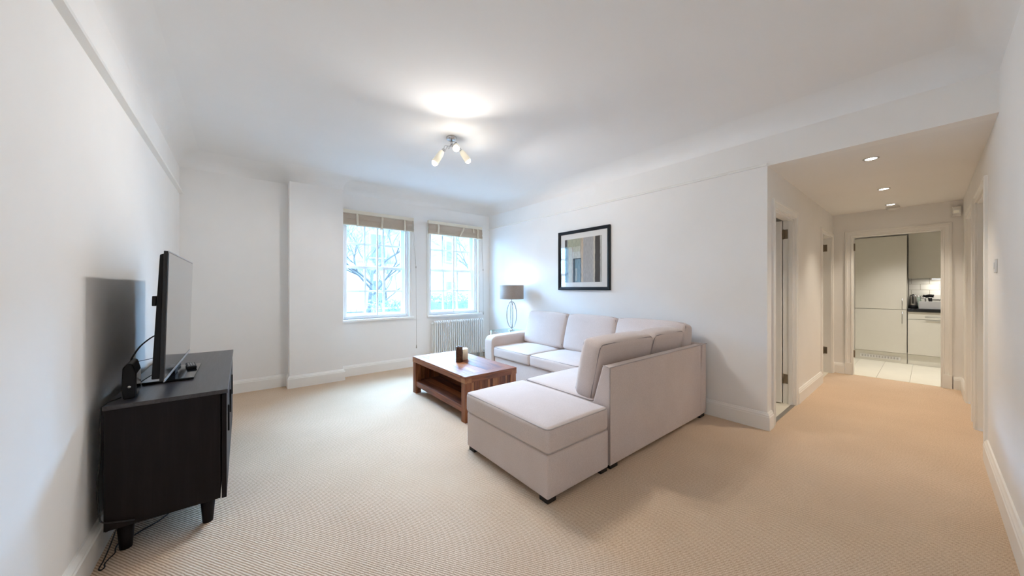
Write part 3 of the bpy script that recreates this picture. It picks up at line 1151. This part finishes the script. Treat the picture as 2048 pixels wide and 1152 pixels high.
# corner sofa: run along the wall plus a return whose back faces the camera
SX, SY = 3.55, 1.36
so = thing('corner_sofa', 'beige linen corner sofa with piped cushions against the long wall', 'sofa', (0, 0, 0))
MB().box(2.725, SX - .13, 2.25, 3.765, .03, .305).build('base', 'linen', so, bevel=.012, seg=3)
MB().box(1.97, SX - .13, SY + .15, 2.245, .03, .295).build('base', 'linen', so, bevel=.012, seg=3)
# back against the wall (tapered section), return back
prof = [(SX, .03), (SX, .705), (SX - .055, .712), (SX - .065, .70), (SX - .128, .43), (SX - .128, .03)]
MB().prism(prof, 'y', SY + .004, 3.96).build('backrest', 'linen', so, bevel=.01, seg=3)
prof = [(SY, .03), (SY, .703), (SY + .055, .712), (SY + .066, .70), (SY + .148, .43), (SY + .148, .03)]
MB().prism(prof, 'x', 1.958, SX - .13).build('backrest', 'linen', so, bevel=.01, seg=3)
MB().tube([(1.957, SY + .001, .035), (1.957, SY + .001, .703), (1.957, SY + .06, .712)], .003, 6).tube([(1.957, SY, .705), (SX, SY, .707)], .003, 6).build('seam', 'piping_pale', so)
# arm at the window end with a rounded front
ap = [(2.69, .03), (2.69, .49)] + [(2.69 + .09 - .09 * math.cos(q), .49 + .09 * math.sin(q)) for q in [PI / 2 * i / 6 for i in range(1, 7)]] + [(SX - .02, .60), (SX - .02, .03)]
MB().prism(ap, 'y', 3.772, 3.965).build('arm', 'linen', so, bevel=.03, seg=4)
cushion('seat_cushion', so, 2.70, SX - .12, 3.028, 3.766, .305, .440, crown=.03)
cushion('seat_cushion', so, 2.70, SX - .12, 2.275, 3.022, .305, .440, crown=.03)
cushion('seat_cushion', so, 2.70, SX - .12, 1.515, 2.268, .300, .438, crown=.015)
cushion('seat_cushion', so, 1.972, 2.692, 1.515, 2.268, .296, .438, crown=.022)
ty = math.radians(16)
for (y0, y1) in ((2.985, 3.745), (2.245, 2.975), (1.46, 2.235)):
    back_cushion('back_cushion', so, (3.36, (y0 + y1) / 2, .672), .235, (y1 - y0) / 2, .075, (0, -PI / 2 + ty, 0))
for (x0, x1, dz) in ((1.985, 2.735, 0), (2.745, 3.30, .0)):
    back_cushion('back_cushion', so, ((x0 + x1) / 2, 1.585, .645 + dz), (x1 - x0) / 2, .225, .082, (-PI / 2 + ty * .78, 0, 0))
block_foot(so, 1.975, 2.06, SY + .01, SY + .09)
block_foot(so, SX - .13, SX - .03, SY + .01, SY + .10)
block_foot(so, 2.75, 2.83, 3.68, 3.76)
block_foot(so, SX - .13, SX - .05, 3.86, 3.94)
block_foot(so, 2.0, 2.08, 2.15, 2.23)

ot = thing('ottoman', 'beige linen ottoman with one thick piped cushion at the sofa end', 'ottoman', (0, 0, 0))
MB().box(1.362, 1.943, 1.364, 2.245, .03, .287).build('base', 'linen', ot, bevel=.01, seg=3)
cushion('seat_cushion', ot, 1.355, 1.940, 1.358, 2.255, .289, .440, crown=.022, r=.028, pmat='piping_pale')
for (x, y) in ((1.372, 1.374), (1.372, 2.16), (1.872, 1.374), (1.872, 2.16)):
    block_foot(ot, x, x + .07, y, y + .07)

# ------------------------------------------------------------------ coffee table
TX0, TX1, TY0, TY1, TZ = 1.597, 2.212, 2.668, 3.885, .43
ct = thing('coffee_table', 'reclaimed brown wood coffee table with open shelf on the carpet', 'table', (0, 0, 0))
lw = .072
for (x, y) in ((TX0 + .004, TY0 + .004), (TX0 + .004, TY1 - .004 - lw), (TX1 - .004 - lw, TY0 + .004), (TX1 - .004 - lw, TY1 - .004 - lw)):
    MB().box(x, x + lw, y, y + lw, 0, TZ - .062).build('leg', 'acacia_z', ct, bevel=.003, loc=(x + lw / 2, y + lw / 2, 0))
# top: breadboard ends, side boards, planks
ew = .095
for y in (TY0, TY1 - ew):
    MB().box(TX0, TX1, y, y + ew, TZ - .022, TZ).build('end_board', 'acacia_x', ct, bevel=.002, loc=((TX0 + TX1) / 2, y + ew / 2, TZ - .02))
pn = 8
pw = (TX1 - TX0) / pn
pl = None
for k in range(pn):
    lc = (TX0 + pw * (k + .5), (TY0 + TY1) / 2, TZ - .01)
    if pl is None:
        hl = (TY1 - TY0) / 2 - ew - .0006
        pl = MB().box(-pw / 2 + .0006, pw / 2 - .0006, -hl, hl, -.012, .0095).build('plank', 'acacia_y', ct, bevel=.0015)
        pl.location = lc
    else:
        inst(pl, lc, ct)
# frame under the top
for x in (TX0 + .001, TX1 - .025):
    MB().box(x, x + .024, TY0 + lw, TY1 - lw, TZ - .064, TZ - .0225).build('apron', 'acacia_y', ct, bevel=.002, loc=(x + .012, (TY0 + TY1) / 2, TZ - .05))
for y in (TY0 + .001, TY1 - .025):
    MB().box(TX0 + lw, TX1 - lw, y, y + .024, TZ - .064, TZ - .0225).build('apron', 'acacia_x', ct, bevel=.002, loc=((TX0 + TX1) / 2, y + .012, TZ - .05))
for (x, y) in ((TX0, TY0), (TX0, TY1 - lw), (TX1 - lw, TY0), (TX1 - lw, TY1 - lw)):
    MB().box(x, x + lw, y, y + lw, TZ - .064, TZ - .0225).build('corner_block', 'acacia_y', ct, bevel=.002, loc=(x + lw / 2, y + lw / 2, TZ - .05))
# lower rails and shelf
for x in (TX0 + .012, TX1 - .036):
    MB().box(x, x + .024, TY0 + lw, TY1 - lw, .085, .145).build('rail', 'acacia_y', ct, bevel=.002, loc=(x + .012, (TY0 + TY1) / 2, .11))
for y in (TY0 + .012, TY1 - .036):
    MB().box(TX0 + lw, TX1 - lw, y, y + .024, .085, .145).build('rail', 'acacia_x', ct, bevel=.002, loc=((TX0 + TX1) / 2, y + .012, .11))
sh = None
for k in range(6):
    w_ = (TX1 - TX0 - .074) / 6
    lc = (TX0 + .037 + w_ * (k + .5), (TY0 + TY1) / 2, .128)
    if sh is None:
        hl = (TY1 - TY0) / 2 - .038
        sh = MB().box(-w_ / 2 + .0005, w_ / 2 - .0005, -hl, hl, -.01, .01).build('shelf_plank', 'acacia_y', ct)
        sh.location = lc
    else:
        inst(sh, lc, ct)
MB().box((TX0 + TX1) / 2 + .02, (TX0 + TX1) / 2 + .04, TY0 + .04, TY1 - .04, .139, TZ - .024).build('divider', 'acacia_y', ct)
sl = None
ns = 15
sw = (TX1 - TX0 - 2 * lw - .008) / ns
for y in (TY0 + .024, TY1 - .024):
    for k in range(ns):
        lc = (TX0 + lw + .004 + sw * (k + .5), y + random.uniform(-.003, .003), (.146 + TZ - .065) / 2)
        if sl is None:
            hh = (TZ - .065 - .146) / 2
            sl = MB().box(-sw / 2 + .0007, sw / 2 - .0007, -.009, .009, -hh, hh).build('slat', 'acacia_z', ct, bevel=.001)
            sl.location = lc
        else:
            inst(sl, lc, ct)

# candles
t = thing('pillar_candle', 'tall textured brown pillar candle on the coffee table', 'candle', (1.878, 3.262, TZ))
MB().lathe([(0, 0), (.036, 0), (.0385, .004), (.037, .05), (.039, .1), (.037, .16), (.035, .172), (.026, .170), (.010, .160), (0, .159)], 28).build('wax', 'wax_brown', t)
MB().tube([(0, 0, .158), (.001, 0, .172)], .0015, 6).build('wick', 'wick', t)
t = thing('pillar_candle', 'short wide cream pillar candle behind the brown one', 'candle', (1.975, 3.37, TZ))
MB().lathe([(0, 0), (.068, 0), (.071, .004), (.071, .118), (.067, .124), (.055, .121), (.02, .114), (0, .113)], 32).build('wax', 'wax_cream', t)
MB().tube([(0, 0, .112), (.001, 0, .126)], .0015, 6).build('wick', 'wick', t)

# ------------------------------------------------------------------ glass side table and lamp
GT = .572
gx0, gx1, gy0, gy1 = 3.10, 3.545, 4.02, 4.44
t = thing('side_table', 'square glass side table behind the sofa arm', 'table', ((gx0 + gx1) / 2, (gy0 + gy1) / 2, 0))
gw, gd = (gx1 - gx0) / 2, (gy1 - gy0) / 2
MB().box(-gw, gw, -gd, gd, GT - .010, GT).build('top', 'glass_clear', t, bevel=.003)
MB().box(-gw + .03, gw - .03, -gd + .03, gd - .03, .20, .208).build('shelf', 'glass_clear', t, bevel=.002)
for sx in (-1, 1):
    for sy in (-1, 1):
        MB().tube([(sx * (gw - .03), sy * (gd - .03), 0), (sx * (gw - .03), sy * (gd - .03), GT - .011)], .013, 12).build('leg', 'chrome', t)
lx, ly = 3.352, 4.165
t = thing('table_lamp', 'chrome hoop table lamp with taupe drum shade', 'lamp', (lx, ly, GT))
z_ = lambda q: q - GT
MB().lathe([(0, 0), (.055, 0), (.055, .008), (.05, .012), (.012, .016), (.007, .05), (0, .05)], 28).build('base', 'chrome', t)
for ang in (math.radians(38.9 - 3), math.radians(38.9 + 78)):
    pts = []
    for i in range(40):
        q = 2 * PI * i / 40
        rr = .078 * math.sin(q)
        zz = (1.034 + .618) / 2 - GT - .208 * math.cos(q)
        pts.append((rr * math.cos(-ang), rr * math.sin(-ang), zz))
    MB().tube(pts, .0075, 8, closed=True).build('hoop', 'chrome', t)
MB().tube([(0, 0, z_(1.03)), (0, 0, z_(1.15))], .006, 8).build('stem', 'chrome', t)
mb = MB()
R_, z0, z1 = .19, z_(1.074), z_(1.294)
mb.lathe([(R_, z0), (R_, z1), (R_ - .003, z1), (R_ - .003, z0), (R_, z0)], 40)
mb.f = mb.f[:-2] if len(mb.f[-1]) == 40 else mb.f
mb.sm = mb.sm[:len(mb.f)]
sd = mb.build('shade', 'shade', t)
mb = MB()
for k in range(3):
    mb.tube([(0, 0, z0 + .05), (.187 * math.cos(k * 2.1), .187 * math.sin(k * 2.1), z0 + .05)], .002, 6)
mb.build('shade_ring', 'chrome', sd)
MB().lathe([(0, 0), (.012, .0), (.014, .02), (.026, .05), (.028, .065), (.02, .085), (0, .092)], 16, axis=Matrix.Translation((0, 0, z_(1.15)))).build('bulb', 'bulb', t)
add_light('table_lamp_light', 'POINT', (lx, ly, 1.262), 2.6, (1, .72, .42), shadow_soft_size=.025)

# ------------------------------------------------------------------ framed print
m, nt, b = new_mat('abstract_print')
tc = N(nt, 'ShaderNodeTexCoord')
sp = N(nt, 'ShaderNodeSeparateXYZ')
dn = N(nt, 'ShaderNodeTexNoise')
dn.inputs['Scale'].default_value = 9
dn.inputs['Detail'].default_value = 5
nt.links.new(tc.outputs['Generated'], dn.inputs['Vector'])
nt.links.new(tc.outputs['Generated'], sp.inputs[0])


def MATH(op, a, c):
    n = N(nt, 'ShaderNodeMath', operation=op)
    for i, q in enumerate((a, c)):
        if isinstance(q, (int, float)): n.inputs[i].default_value = q
        else: nt.links.new(q, n.inputs[i])
    return n.outputs[0]


# u runs left to right as seen in the room: wall coordinate Y falls to the right
jit = MATH('MULTIPLY', MATH('SUBTRACT', dn.outputs[0], .5), .03)
u = MATH('ADD', MATH('SUBTRACT', 1.0, sp.outputs[1]), jit)
v = MATH('ADD', sp.outputs[2], jit)
base = ramp(nt, [(0, (.16, .26, .32)), (.075, (.42, .50, .48)), (.11, (.60, .60, .52)), (.20, (.50, .42, .34)), (.235, (.55, .55, .44)), (.44, (.45, .37, .28)), (.47, (.62, .48, .33)),
                 (.52, (.46, .44, .43)), (.77, (.55, .52, .47)), (.80, (.62, .56, .46)), (.83, (.045, .035, .03)), (.955, (.55, .54, .50))], 'CONSTANT')
nt.links.new(u, base.inputs[0])


def rect(u0, u1, v0, v1):
    a = MATH('MULTIPLY', MATH('GREATER_THAN', u, u0), MATH('LESS_THAN', u, u1))
    c = MATH('MULTIPLY', MATH('GREATER_THAN', v, v0), MATH('LESS_THAN', v, v1))
    return MATH('MULTIPLY', a, c)


cur = base.outputs[0]
for (u0, u1, v0, v1, colr) in ((.075, .45, .82, 1.1, (.44, .43, .30)), (.0, .065, .84, 1.1, (.09, .07, .06)), (.0, .08, .54, .58, (.10, .16, .20)), (.0, .10, .19, .23, (.08, .13, .17)),
                               (.23, .44, .54, .70, (.62, .63, .58)), (.24, .47, -.1, .55, (.03, .05, .065)), (.30, .45, -.1, .53, (.20, .31, .36)), (.31, .35, .04, .32, (.50, .54, .52))):
    mx = N(nt, 'ShaderNodeMix', data_type='RGBA')
    nt.links.new(rect(u0, u1, v0, v1), mx.inputs[0])
    nt.links.new(cur, mx.inputs[6])
    mx.inputs[7].default_value = (*colr, 1)
    cur = mx.outputs[2]
st = N(nt, 'ShaderNodeTexNoise')
mp = N(nt, 'ShaderNodeMapping')
mp.inputs['Scale'].default_value = (1, 40, 5)
nt.links.new(tc.outputs['Generated'], mp.inputs[0])
nt.links.new(mp.outputs[0], st.inputs['Vector'])
st.inputs['Scale'].default_value = 2
rr_ = ramp(nt, [(.3, (.75, .75, .75)), (.7, (1.15, 1.15, 1.15))])
nt.links.new(st.outputs[0], rr_.inputs[0])
mx = N(nt, 'ShaderNodeMix', data_type='RGBA', blend_type='MULTIPLY')
mx.inputs[0].default_value = 1
nt.links.new(cur, mx.inputs[6])
nt.links.new(rr_.outputs[0], mx.inputs[7])
nt.links.new(mx.outputs[2], b.inputs['Base Color'])
b.inputs['Roughness'].default_value = .6
M['print'] = m
FY0, FY1, FZ0, FZ1 = 2.49, 3.362, 1.222, 2.046
t = thing('framed_print', 'abstract striped print in a black frame with white mat above the sofa', 'picture', (XS, (FY0 + FY1) / 2, (FZ0 + FZ1) / 2))
fy, fz = (FY1 - FY0) / 2, (FZ1 - FZ0) / 2
fw_ = .042
prf = [(0, 0), (0, .030), (.008, .034), (.030, .026), (fw_, .018), (fw_, 0)]
mb = MB()
vs = []
for (sy, sz) in ((-1, -1), (1, -1), (1, 1), (-1, 1)):
    for (d, q) in prf:
        vs.append((-q - .001, sy * (fy - d), sz * (fz - d)))
n_ = len(prf)
fs = [(i * n_ + k, ((i + 1) % 4) * n_ + k, ((i + 1) % 4) * n_ + (k + 1) % n_, i * n_ + (k + 1) % n_) for i in range(4) for k in range(n_)]
mb.add(vs, fs).build('frame', 'frame_black', t)
MB().box(-.012, -.003, -fy + fw_ - .002, fy - fw_ + .002, -fz + fw_ - .002, fz - fw_ + .002).build('mat_board', 'mat_board', t)
cy_, cz_ = (FY0 + FY1) / 2, (FZ0 + FZ1) / 2
MB().box(-.0132, -.012, 2.617 - cy_, 3.247 - cy_, 1.328 - cz_, 1.930 - cz_).build('print', 'print', t)
MB().box(-.0165, -.0150, -fy + fw_ - .001, fy - fw_ + .001, -fz + fw_ - .001, fz - fw_ + .001).build('glazing', 'picture_glass', t)

# ------------------------------------------------------------------ television, cabinet and its bits
CX0, CX1, CY0, CY1, CZ0, CZ1 = -.487, -.088, 2.335, 3.79, .145, .714
t = thing('media_cabinet', 'dark espresso media cabinet on tapered legs against the left wall', 'cabinet', (0, 0, 0))
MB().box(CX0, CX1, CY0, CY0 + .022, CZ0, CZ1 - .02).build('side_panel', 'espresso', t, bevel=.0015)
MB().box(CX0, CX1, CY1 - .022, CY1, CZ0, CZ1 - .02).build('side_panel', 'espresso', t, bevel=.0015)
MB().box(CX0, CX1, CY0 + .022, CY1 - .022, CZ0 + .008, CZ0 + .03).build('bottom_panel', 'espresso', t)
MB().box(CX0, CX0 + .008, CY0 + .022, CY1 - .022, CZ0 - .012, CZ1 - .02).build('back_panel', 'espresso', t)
MB().box(CX0 - .003, -.058, CY0 - .004, CY1 + .004, CZ1 - .02, CZ1).build('top', 'espresso_top_sheen', t, bevel=.0015)
nd = 3
dw_ = (CY1 - CY0) / nd
for k in range(nd):
    y0, y1 = CY0 + dw_ * k + .002, CY0 + dw_ * (k + 1) - .002
    dr = MB().box(-.083, -.063, y0, y1, CZ0 - .004, CZ1 - .026).build('door', 'espresso', t, bevel=.0015)
    hy = y0 + .17 if k == 0 else y0 + .05
    MB().box(-.063, -.0545, hy - .006, hy + .006, .437, .585).build('handle', 'blackplastic', dr, bevel=.002)
for (x, y) in ((-.435, 2.425), (-.142, 2.425), (-.435, 3.70), (-.142, 3.70)):
    lg = MB().lathe([(0, 0), (.021, 0), (.022, .004), (.033, CZ0 + .008), (0, CZ0 + .008)], 20).build('leg', 'espresso', t)
    lg.location = (x, y, 0)

# television
tv = thing('television', 'black flat-screen television on its stand on the dark cabinet', 'television', (-.302, 2.905, CZ1))
hw_, b0, b1 = .525, .07, .722     # half width, bottom and top of the panel above the cabinet
tilt = Matrix.Rotation(math.radians(1.4), 4, 'Y')


def tvpart(mb, name, mat, parent=tv, bevel=0):
    o = mb.build(name, mat, parent, bevel=bevel)
    o.data.transform(tilt)
    return o


pan = tvpart(MB().box(-.018, -.001, -hw_, hw_, b0, b1), 'bezel', 'glossblack', bevel=.003)
tvpart(MB().box(-.0012, .0004, -hw_ + .009, hw_ - .009, b0 + .022, b1 - .010), 'screen', 'screen')
tvpart(MB().box(-.004, .0015, -hw_ + .001, hw_ - .001, b0 - .002, b0 + .010), 'silver_trim', 'silver', bevel=.001)
tvpart(MB().box(-.004, .0008, -hw_ + .001, hw_ - .001, b1 - .004, b1 + .001), 'top_trim', 'silver')
tvpart(MB().prism([(-.018, b0 + .012), (-.048, b0 + .012), (-.034, b1 - .02), (-.018, b1 - .012)], 'y', -hw_ + .02, hw_ - .02), 'rear_housing', 'blackplastic', bevel=.004)
tvpart(MB().box(-.057, -.042, -hw_ + .03, -hw_ + .10, b0 + .375, b0 + .425), 'rear_boss', 'blackplastic', bevel=.003)
MB().prism([(-.06, .016), (-.01, .016), (-.014, .16), (-.055, .16)], 'y', -.06, .06).build('stand_neck', 'blackplastic', tv, bevel=.004)
MB().box(-.128, .082, -.20, .275, .001, .014).build('stand_base', 'glossblack', tv, bevel=.003)


def remote(label, loc, rz, L, W):
    r_ = thing('remote_control', label, 'remote', loc, rz, 'remote controls on the television stand')
    MB().box(-W / 2, W / 2, -L / 2, L / 2, 0, .017).build('body', 'blackplastic', r_, bevel=.005)
    bt = None
    for i in range(3):
        for j in range(7):
            lc = (-W / 2 + W * (i + 1) / 4, -L / 2 + .03 + j * (L - .05) / 7, .0172)
            if bt is None:
                bt = MB().box(-.0042, .0042, -.0035, .0035, 0, .002).build('button', 'silver', r_)
                bt.location = lc
            else:
                inst(bt, lc, r_)


remote('black remote control nearer the edge of the television stand', (-.262, 3.06, CZ1 + .0145), math.radians(8), .17, .046)
remote('black remote control close behind the screen edge', (-.345, 3.06, CZ1 + .0145), math.radians(-3), .18, .046)

# router
t = thing('router', 'black upright wireless router beside the television', 'router', (-.430, 2.508, CZ1), math.radians(4))
rp = [(-.020, .0), (.016, 0), (.022, .01), (.022, .12), (.012, .165), (-.006, .172), (-.022, .15), (-.026, .05)]
MB().prism(rp, 'y', -.090, .090).build('case', 'blackplastic', t, bevel=.009, seg=3)
MB().box(.0215, .0235, -.078, .078, .012, .116).build('front_panel', 'glossblack', t, bevel=.001)
MB().lathe([(0, 0), (.006, 0), (.006, .0015), (0, .0015)], 16, axis=Matrix.Translation((.0, -.090, .058)) @ Matrix.Rotation(PI / 2, 4, 'X')).build('emblem', 'silver', t)

# cables
tag(MB().tube(smooth_path([(-.345, 2.66, .985), (-.37, 2.63, .99), (-.41, 2.585, .95), (-.435, 2.56, .90), (-.443, 2.545, .868)]), .0035, 8).build('television_cable', 'cable'),
    'thick black cable arching from the television back to the router', 'cable')
tag(MB().tube(smooth_path([(-.348, 2.70, .880), (-.385, 2.69, .862), (-.425, 2.64, .860), (-.448, 2.56, .868)]), .0018, 6).build('thin_cable', 'cable'),
    'thin black cable sagging between the television and the router', 'cable')
tag(MB().tube(smooth_path([(-.350, 2.74, .80), (-.38, 2.70, .775), (-.428, 2.61, .745)]), .0026, 6).build('short_cable', 'cable'),
    'short straight black cable low between television and router', 'cable')
tag(MB().tube(smooth_path([(-.455, 2.44, .722), (-.465, 2.40, .724), (-.482, 2.36, .722), (-.496, 2.345, .700), (-.4965, 2.335, .60), (-.498, 2.34, .48), (-.503, 2.328, .40), (-.5035, 2.326, .33), (-.498, 2.330, .24),
                           (-.492, 2.322, .205), (-.47, 2.322, .19), (-.43, 2.323, .178), (-.39, 2.324, .168)]), .003, 6).build('router_cable', 'cable'),
    'black cable running from the router down the back edge of the cabinet', 'cable')
tag(MB().tube(smooth_path([(-.455, 2.375, .128), (-.470, 2.352, .07), (-.486, 2.338, .02), (-.494, 2.322, .0045), (-.493, 2.300, .0045), (-.484, 2.290, .0045), (-.477, 2.304, .0045), (-.482, 2.330, .0055), (-.474, 2.355, .010), (-.462, 2.385, .012), (-.470, 2.45, .006), (-.455, 2.60, .0045)]), .0028, 6).build('looped_cable', 'cable'),
    'black cable looped on the carpet below the cabinet', 'cable')
tag(MB().tube(smooth_path([(-.445, 2.48, .0045), (-.40, 2.535, .0045), (-.34, 2.59, .0045), (-.30, 2.69, .0045), (-.29, 2.9, .0045)]), .003, 6).build('floor_cable', 'cable'),
    'black cable lying under the media cabinet', 'cable')

# ------------------------------------------------------------------ ceiling light
LX, LY = 1.626, 2.978
t = thing('ceiling_light', 'chrome three-arm ceiling light with frosted glass spots', 'light', (LX, LY, H))
MB().lathe([(0, -.028), (.040, -.028), (.048, -.022), (.052, -.008), (.052, -.001), (0, -.001)], 32).build('canopy', 'chrome', t)
MB().lathe([(0, -.075), (.010, -.072), (.012, -.05), (.009, -.028), (0, -.027)], 16).build('hub', 'chrome', t)
tips = [Vector((1.455 - LX, 3.02 - LY, 2.452 - H)), Vector((1.605 - LX, 2.845 - LY, 2.585 - H)), Vector((1.805 - LX, 2.935 - LY, 2.530 - H))]
for tip in tips:
    hub = Vector((0, 0, -.06))
    d = (tip - hub)
    k0 = hub + d * .45 + Vector((0, 0, .035))
    if tip is tips[1]: k0 = hub + Vector((.03, -.04, -.015))
    dirv = (tip - k0).normalized()
    ar = MB()
    ar.tube(smooth_path([hub, hub + Vector((dirv.x * .02, dirv.y * .02, -.03)), k0 - dirv * .03 + Vector((0, 0, .012)), k0], 6), .0045, 8)
    arm_o = ar.build('arm', 'chrome', t)
    # a second, loosely curled wire
    sidev = dirv.cross(Vector((0, 0, 1))).normalized()
    MB().tube(smooth_path([hub + Vector((0, 0, -.005)), hub + sidev * .022 + d * .12 + Vector((0, 0, -.02)), hub + d * .28 - sidev * .02 + Vector((0, 0, .02)), hub + d * .36 + sidev * .015, k0], 6), .0022, 6).build('flex', 'chrome', arm_o)
    q = Vector((0, 0, 1)).rotation_difference(dirv).to_matrix().to_4x4()
    Lh = (tip - k0).length
    mtx = Matrix.Translation(k0) @ q
    MB().lathe([(0, -.006), (.010, -.006), (.014, .0), (.014, .022), (.018, .026), (0, .026)], 16, axis=mtx).build('socket', 'chrome', arm_o)
    e = Lh - .022
    MB().lathe([(.018, .024), (.024, .035), (.030, .06), (.034, e), (.032, e), (.028, .06), (.022, .037), (.016, .026)], 24, axis=mtx).build('glass_shade', 'frosted', arm_o)
    MB().lathe([(0, e - .03), (.022, e - .03), (.027, e - .012), (.0275, e + .006), (.021, e + .02), (.01, e + .026), (0, e + .027)], 20, axis=mtx).build('bulb', 'bulb', arm_o)
    pw_ = Vector((LX, LY, H)) + tip + dirv * .035
    add_light('ceiling_bulb_light', 'SPOT', pw_, BULB, (1, .955, .90), Vector((0, 0, -1)).rotation_difference(dirv).to_euler(), spot_size=math.radians(158), spot_blend=.45, shadow_soft_size=.03)
    add_light('ceiling_bulb_glow', 'POINT', pw_, BULB * .04, (1, .93, .82), shadow_soft_size=.03)

# ------------------------------------------------------------------ outside the windows
M['stucco'] = simple('pale_stucco', (.26, .25, .23), .85, noise=.08, nscale=2)
M['brick_ext'] = simple('weathered_brick', (.145, .12, .105), .9, noise=.2, nscale=6)
M['ext_glass'] = simple('dark_window_glass', (.03, .035, .04), .1)
M['ext_trim'] = simple('exterior_white_paint', (.29, .29, .28), .6)
M['bark'] = simple('bare_bark', (.034, .03, .027), .9, noise=.2, nscale=4)
M['asphalt'] = simple('asphalt', (.045, .045, .046), .9, noise=.1, nscale=5)
M['leaf'] = simple('hedge_leaf', (.035, .075, .045), .6, noise=.35, nscale=7)
M['iron'] = simple('black_railing_paint', (.012, .013, .014), .5)
GZ = -1.1
struct(MB().box(-30, 60, YW + .31, 60, GZ - .2, GZ).build('ground', 'asphalt'), 'grey street outside the windows')

fc = thing('terrace_building', 'pale mansion block across the street seen through the windows', 'building', (0, 30, GZ))
MB().box(-20, 45, 0, 8, 0, 4.1).build('ground_storey', 'stucco', fc)
MB().box(-20, 45, .05, 8, 4.1, 9.4).build('upper_wall', 'brick_ext', fc)
MB().box(-20, 45, -.25, .05, 4.1, 4.45).build('string_course', 'ext_trim', fc)
MB().box(-20, 45, -.5, .05, 9.2, 9.7).build('cornice', 'ext_trim', fc)
wp = None
for fl_ in range(3):
    for k in range(16):
        x = -16 + k * 3.6
        z = (1.0, 5.0, 7.7, 10.3)[fl_]
        if wp is None:
            wp = MB().box(-.75, .75, -.06, .04, -.12, 2.1).build('window', 'ext_trim', fc)
            wp.location = (x, 0, z)
            pn_ = []
            for (a, c, e, g) in ((-.62, -.03, 0, .95), (.03, .62, 0, .95), (-.62, -.03, 1.02, 1.98), (.03, .62, 1.02, 1.98)):
                pn_.append(MB().box(a, c, -.075, -.05, e, g).build('pane', 'ext_glass', wp))
        else:
            w_ = inst(wp, (x, 0, z), fc)
            for q in pn_:
                inst(q, (0, 0, 0), w_)


def bare_tree(label, x, y, h, seed, lean=0):
    rnd = random.Random(seed)
    t = thing('bare_tree', label, 'tree', (x, y, GZ), 0, 'bare winter trees outside the windows')
    tr = MB().tube([(0, 0, 0), (lean * .3, .05, h * .2), (lean * .7, 0, h * .36)], [h * .011, h * .009, h * .0075], 8)
    tr.build('trunk', 'bark', t)
    mb = MB()

    def grow(p, d, L, r, lev):
        pts, q, dd = [p], p.copy(), d.copy()
        for i in range(4):
            dd = (dd + Vector((rnd.uniform(-.25, .25), rnd.uniform(-.25, .25), rnd.uniform(-.1, .2)))).normalized()
            q = q + dd * (L / 4)
            pts.append(q.copy())
        mb.tube(pts, [r, r * .9, r * .8, r * .7, r * .55], 5 if lev < 2 else 3, cap=False)
        if lev >= 6: return
        for k in range(3 if lev < 5 else 2):
            ax = Vector((rnd.uniform(-1, 1), rnd.uniform(-1, 1), rnd.uniform(-.3, .6)))
            nd_ = (dd * .8 + ax * .75).normalized()
            grow(pts[rnd.choice((2, 3, 4))], nd_, L * rnd.uniform(.6, .8), max(r * .55, .006), lev + 1)
    top = Vector((lean * .7, 0, h * .34))
    for k in range(5):
        a = k * 1.26 + rnd.random()
        grow(top - Vector((0, 0, h * .03 * k)), Vector((math.cos(a) * .7, math.sin(a) * .7, .75)).normalized(), h * .24, h * .0065, 1)
    br_ = mb.build('branches', 'bark', t)
    br_['kind'] = 'stuff'


bare_tree('large bare tree seen through the window next to the pier', 4.9, 17.5, 9.0, 3, .3)
bare_tree('bare tree seen through the window above the radiator', 12.4, 19.0, 9.0, 11, -.3)
bare_tree('smaller bare tree standing close to the mansion block', 8.6, 26.0, 6.5, 23, 0)


def hedge(label, x0, x1, y, z1, seed):
    rnd = random.Random(seed)
    t = thing('hedge', label, 'hedge', (x0, y, GZ), 0, 'hedges along the front garden')
    MB().box(.1, x1 - x0 - .1, -.35, .35, 0, z1 - GZ - .15).build('core', 'leaf', t, bevel=.1)
    mb = MB()
    for i in range(int((x1 - x0) * 900)):
        p = Vector((rnd.uniform(0, x1 - x0), rnd.choice((-1, 1)) * rnd.uniform(.28, .5), rnd.uniform(.2, z1 - GZ)))
        if rnd.random() < .35: p.y, p.z = rnd.uniform(-.5, .5), z1 - GZ + rnd.uniform(-.18, .1)
        a = Vector((rnd.uniform(-1, 1), rnd.uniform(-1, 1), rnd.uniform(-1, 1))).normalized() * .05
        c = a.orthogonal().normalized() * .03
        mb.add([p - a, p + c, p + a, p - c], [(0, 1, 2, 3)])
    lv = mb.build('leaves', 'leaf', t)
    lv['kind'] = 'stuff'


hedge('evergreen hedge low outside the window above the radiator', 4.6, 10.5, 11.0, .95, 5)
hedge('small evergreen hedge low outside the window next to the pier', 3.2, 4.5, 11.2, .75, 6)
rl = thing('iron_railing', 'black iron railing along the pavement outside', 'railing', (-3, 14.5, GZ))
for z in (.25, 1.35):
    MB().box(0, 20, -.015, .015, z, z + .04).build('rail', 'iron', rl)
bar = MB().tube([(0, 0, 0), (0, 0, 1.45), (0, 0, 1.55)], [.010, .010, .002], 5).build('bar', 'iron', rl)
for k in range(1, 100):
    inst(bar, (k * .2, 0, 0), rl)

# every repeat keeps its own name suffix; nothing is parented to the camera
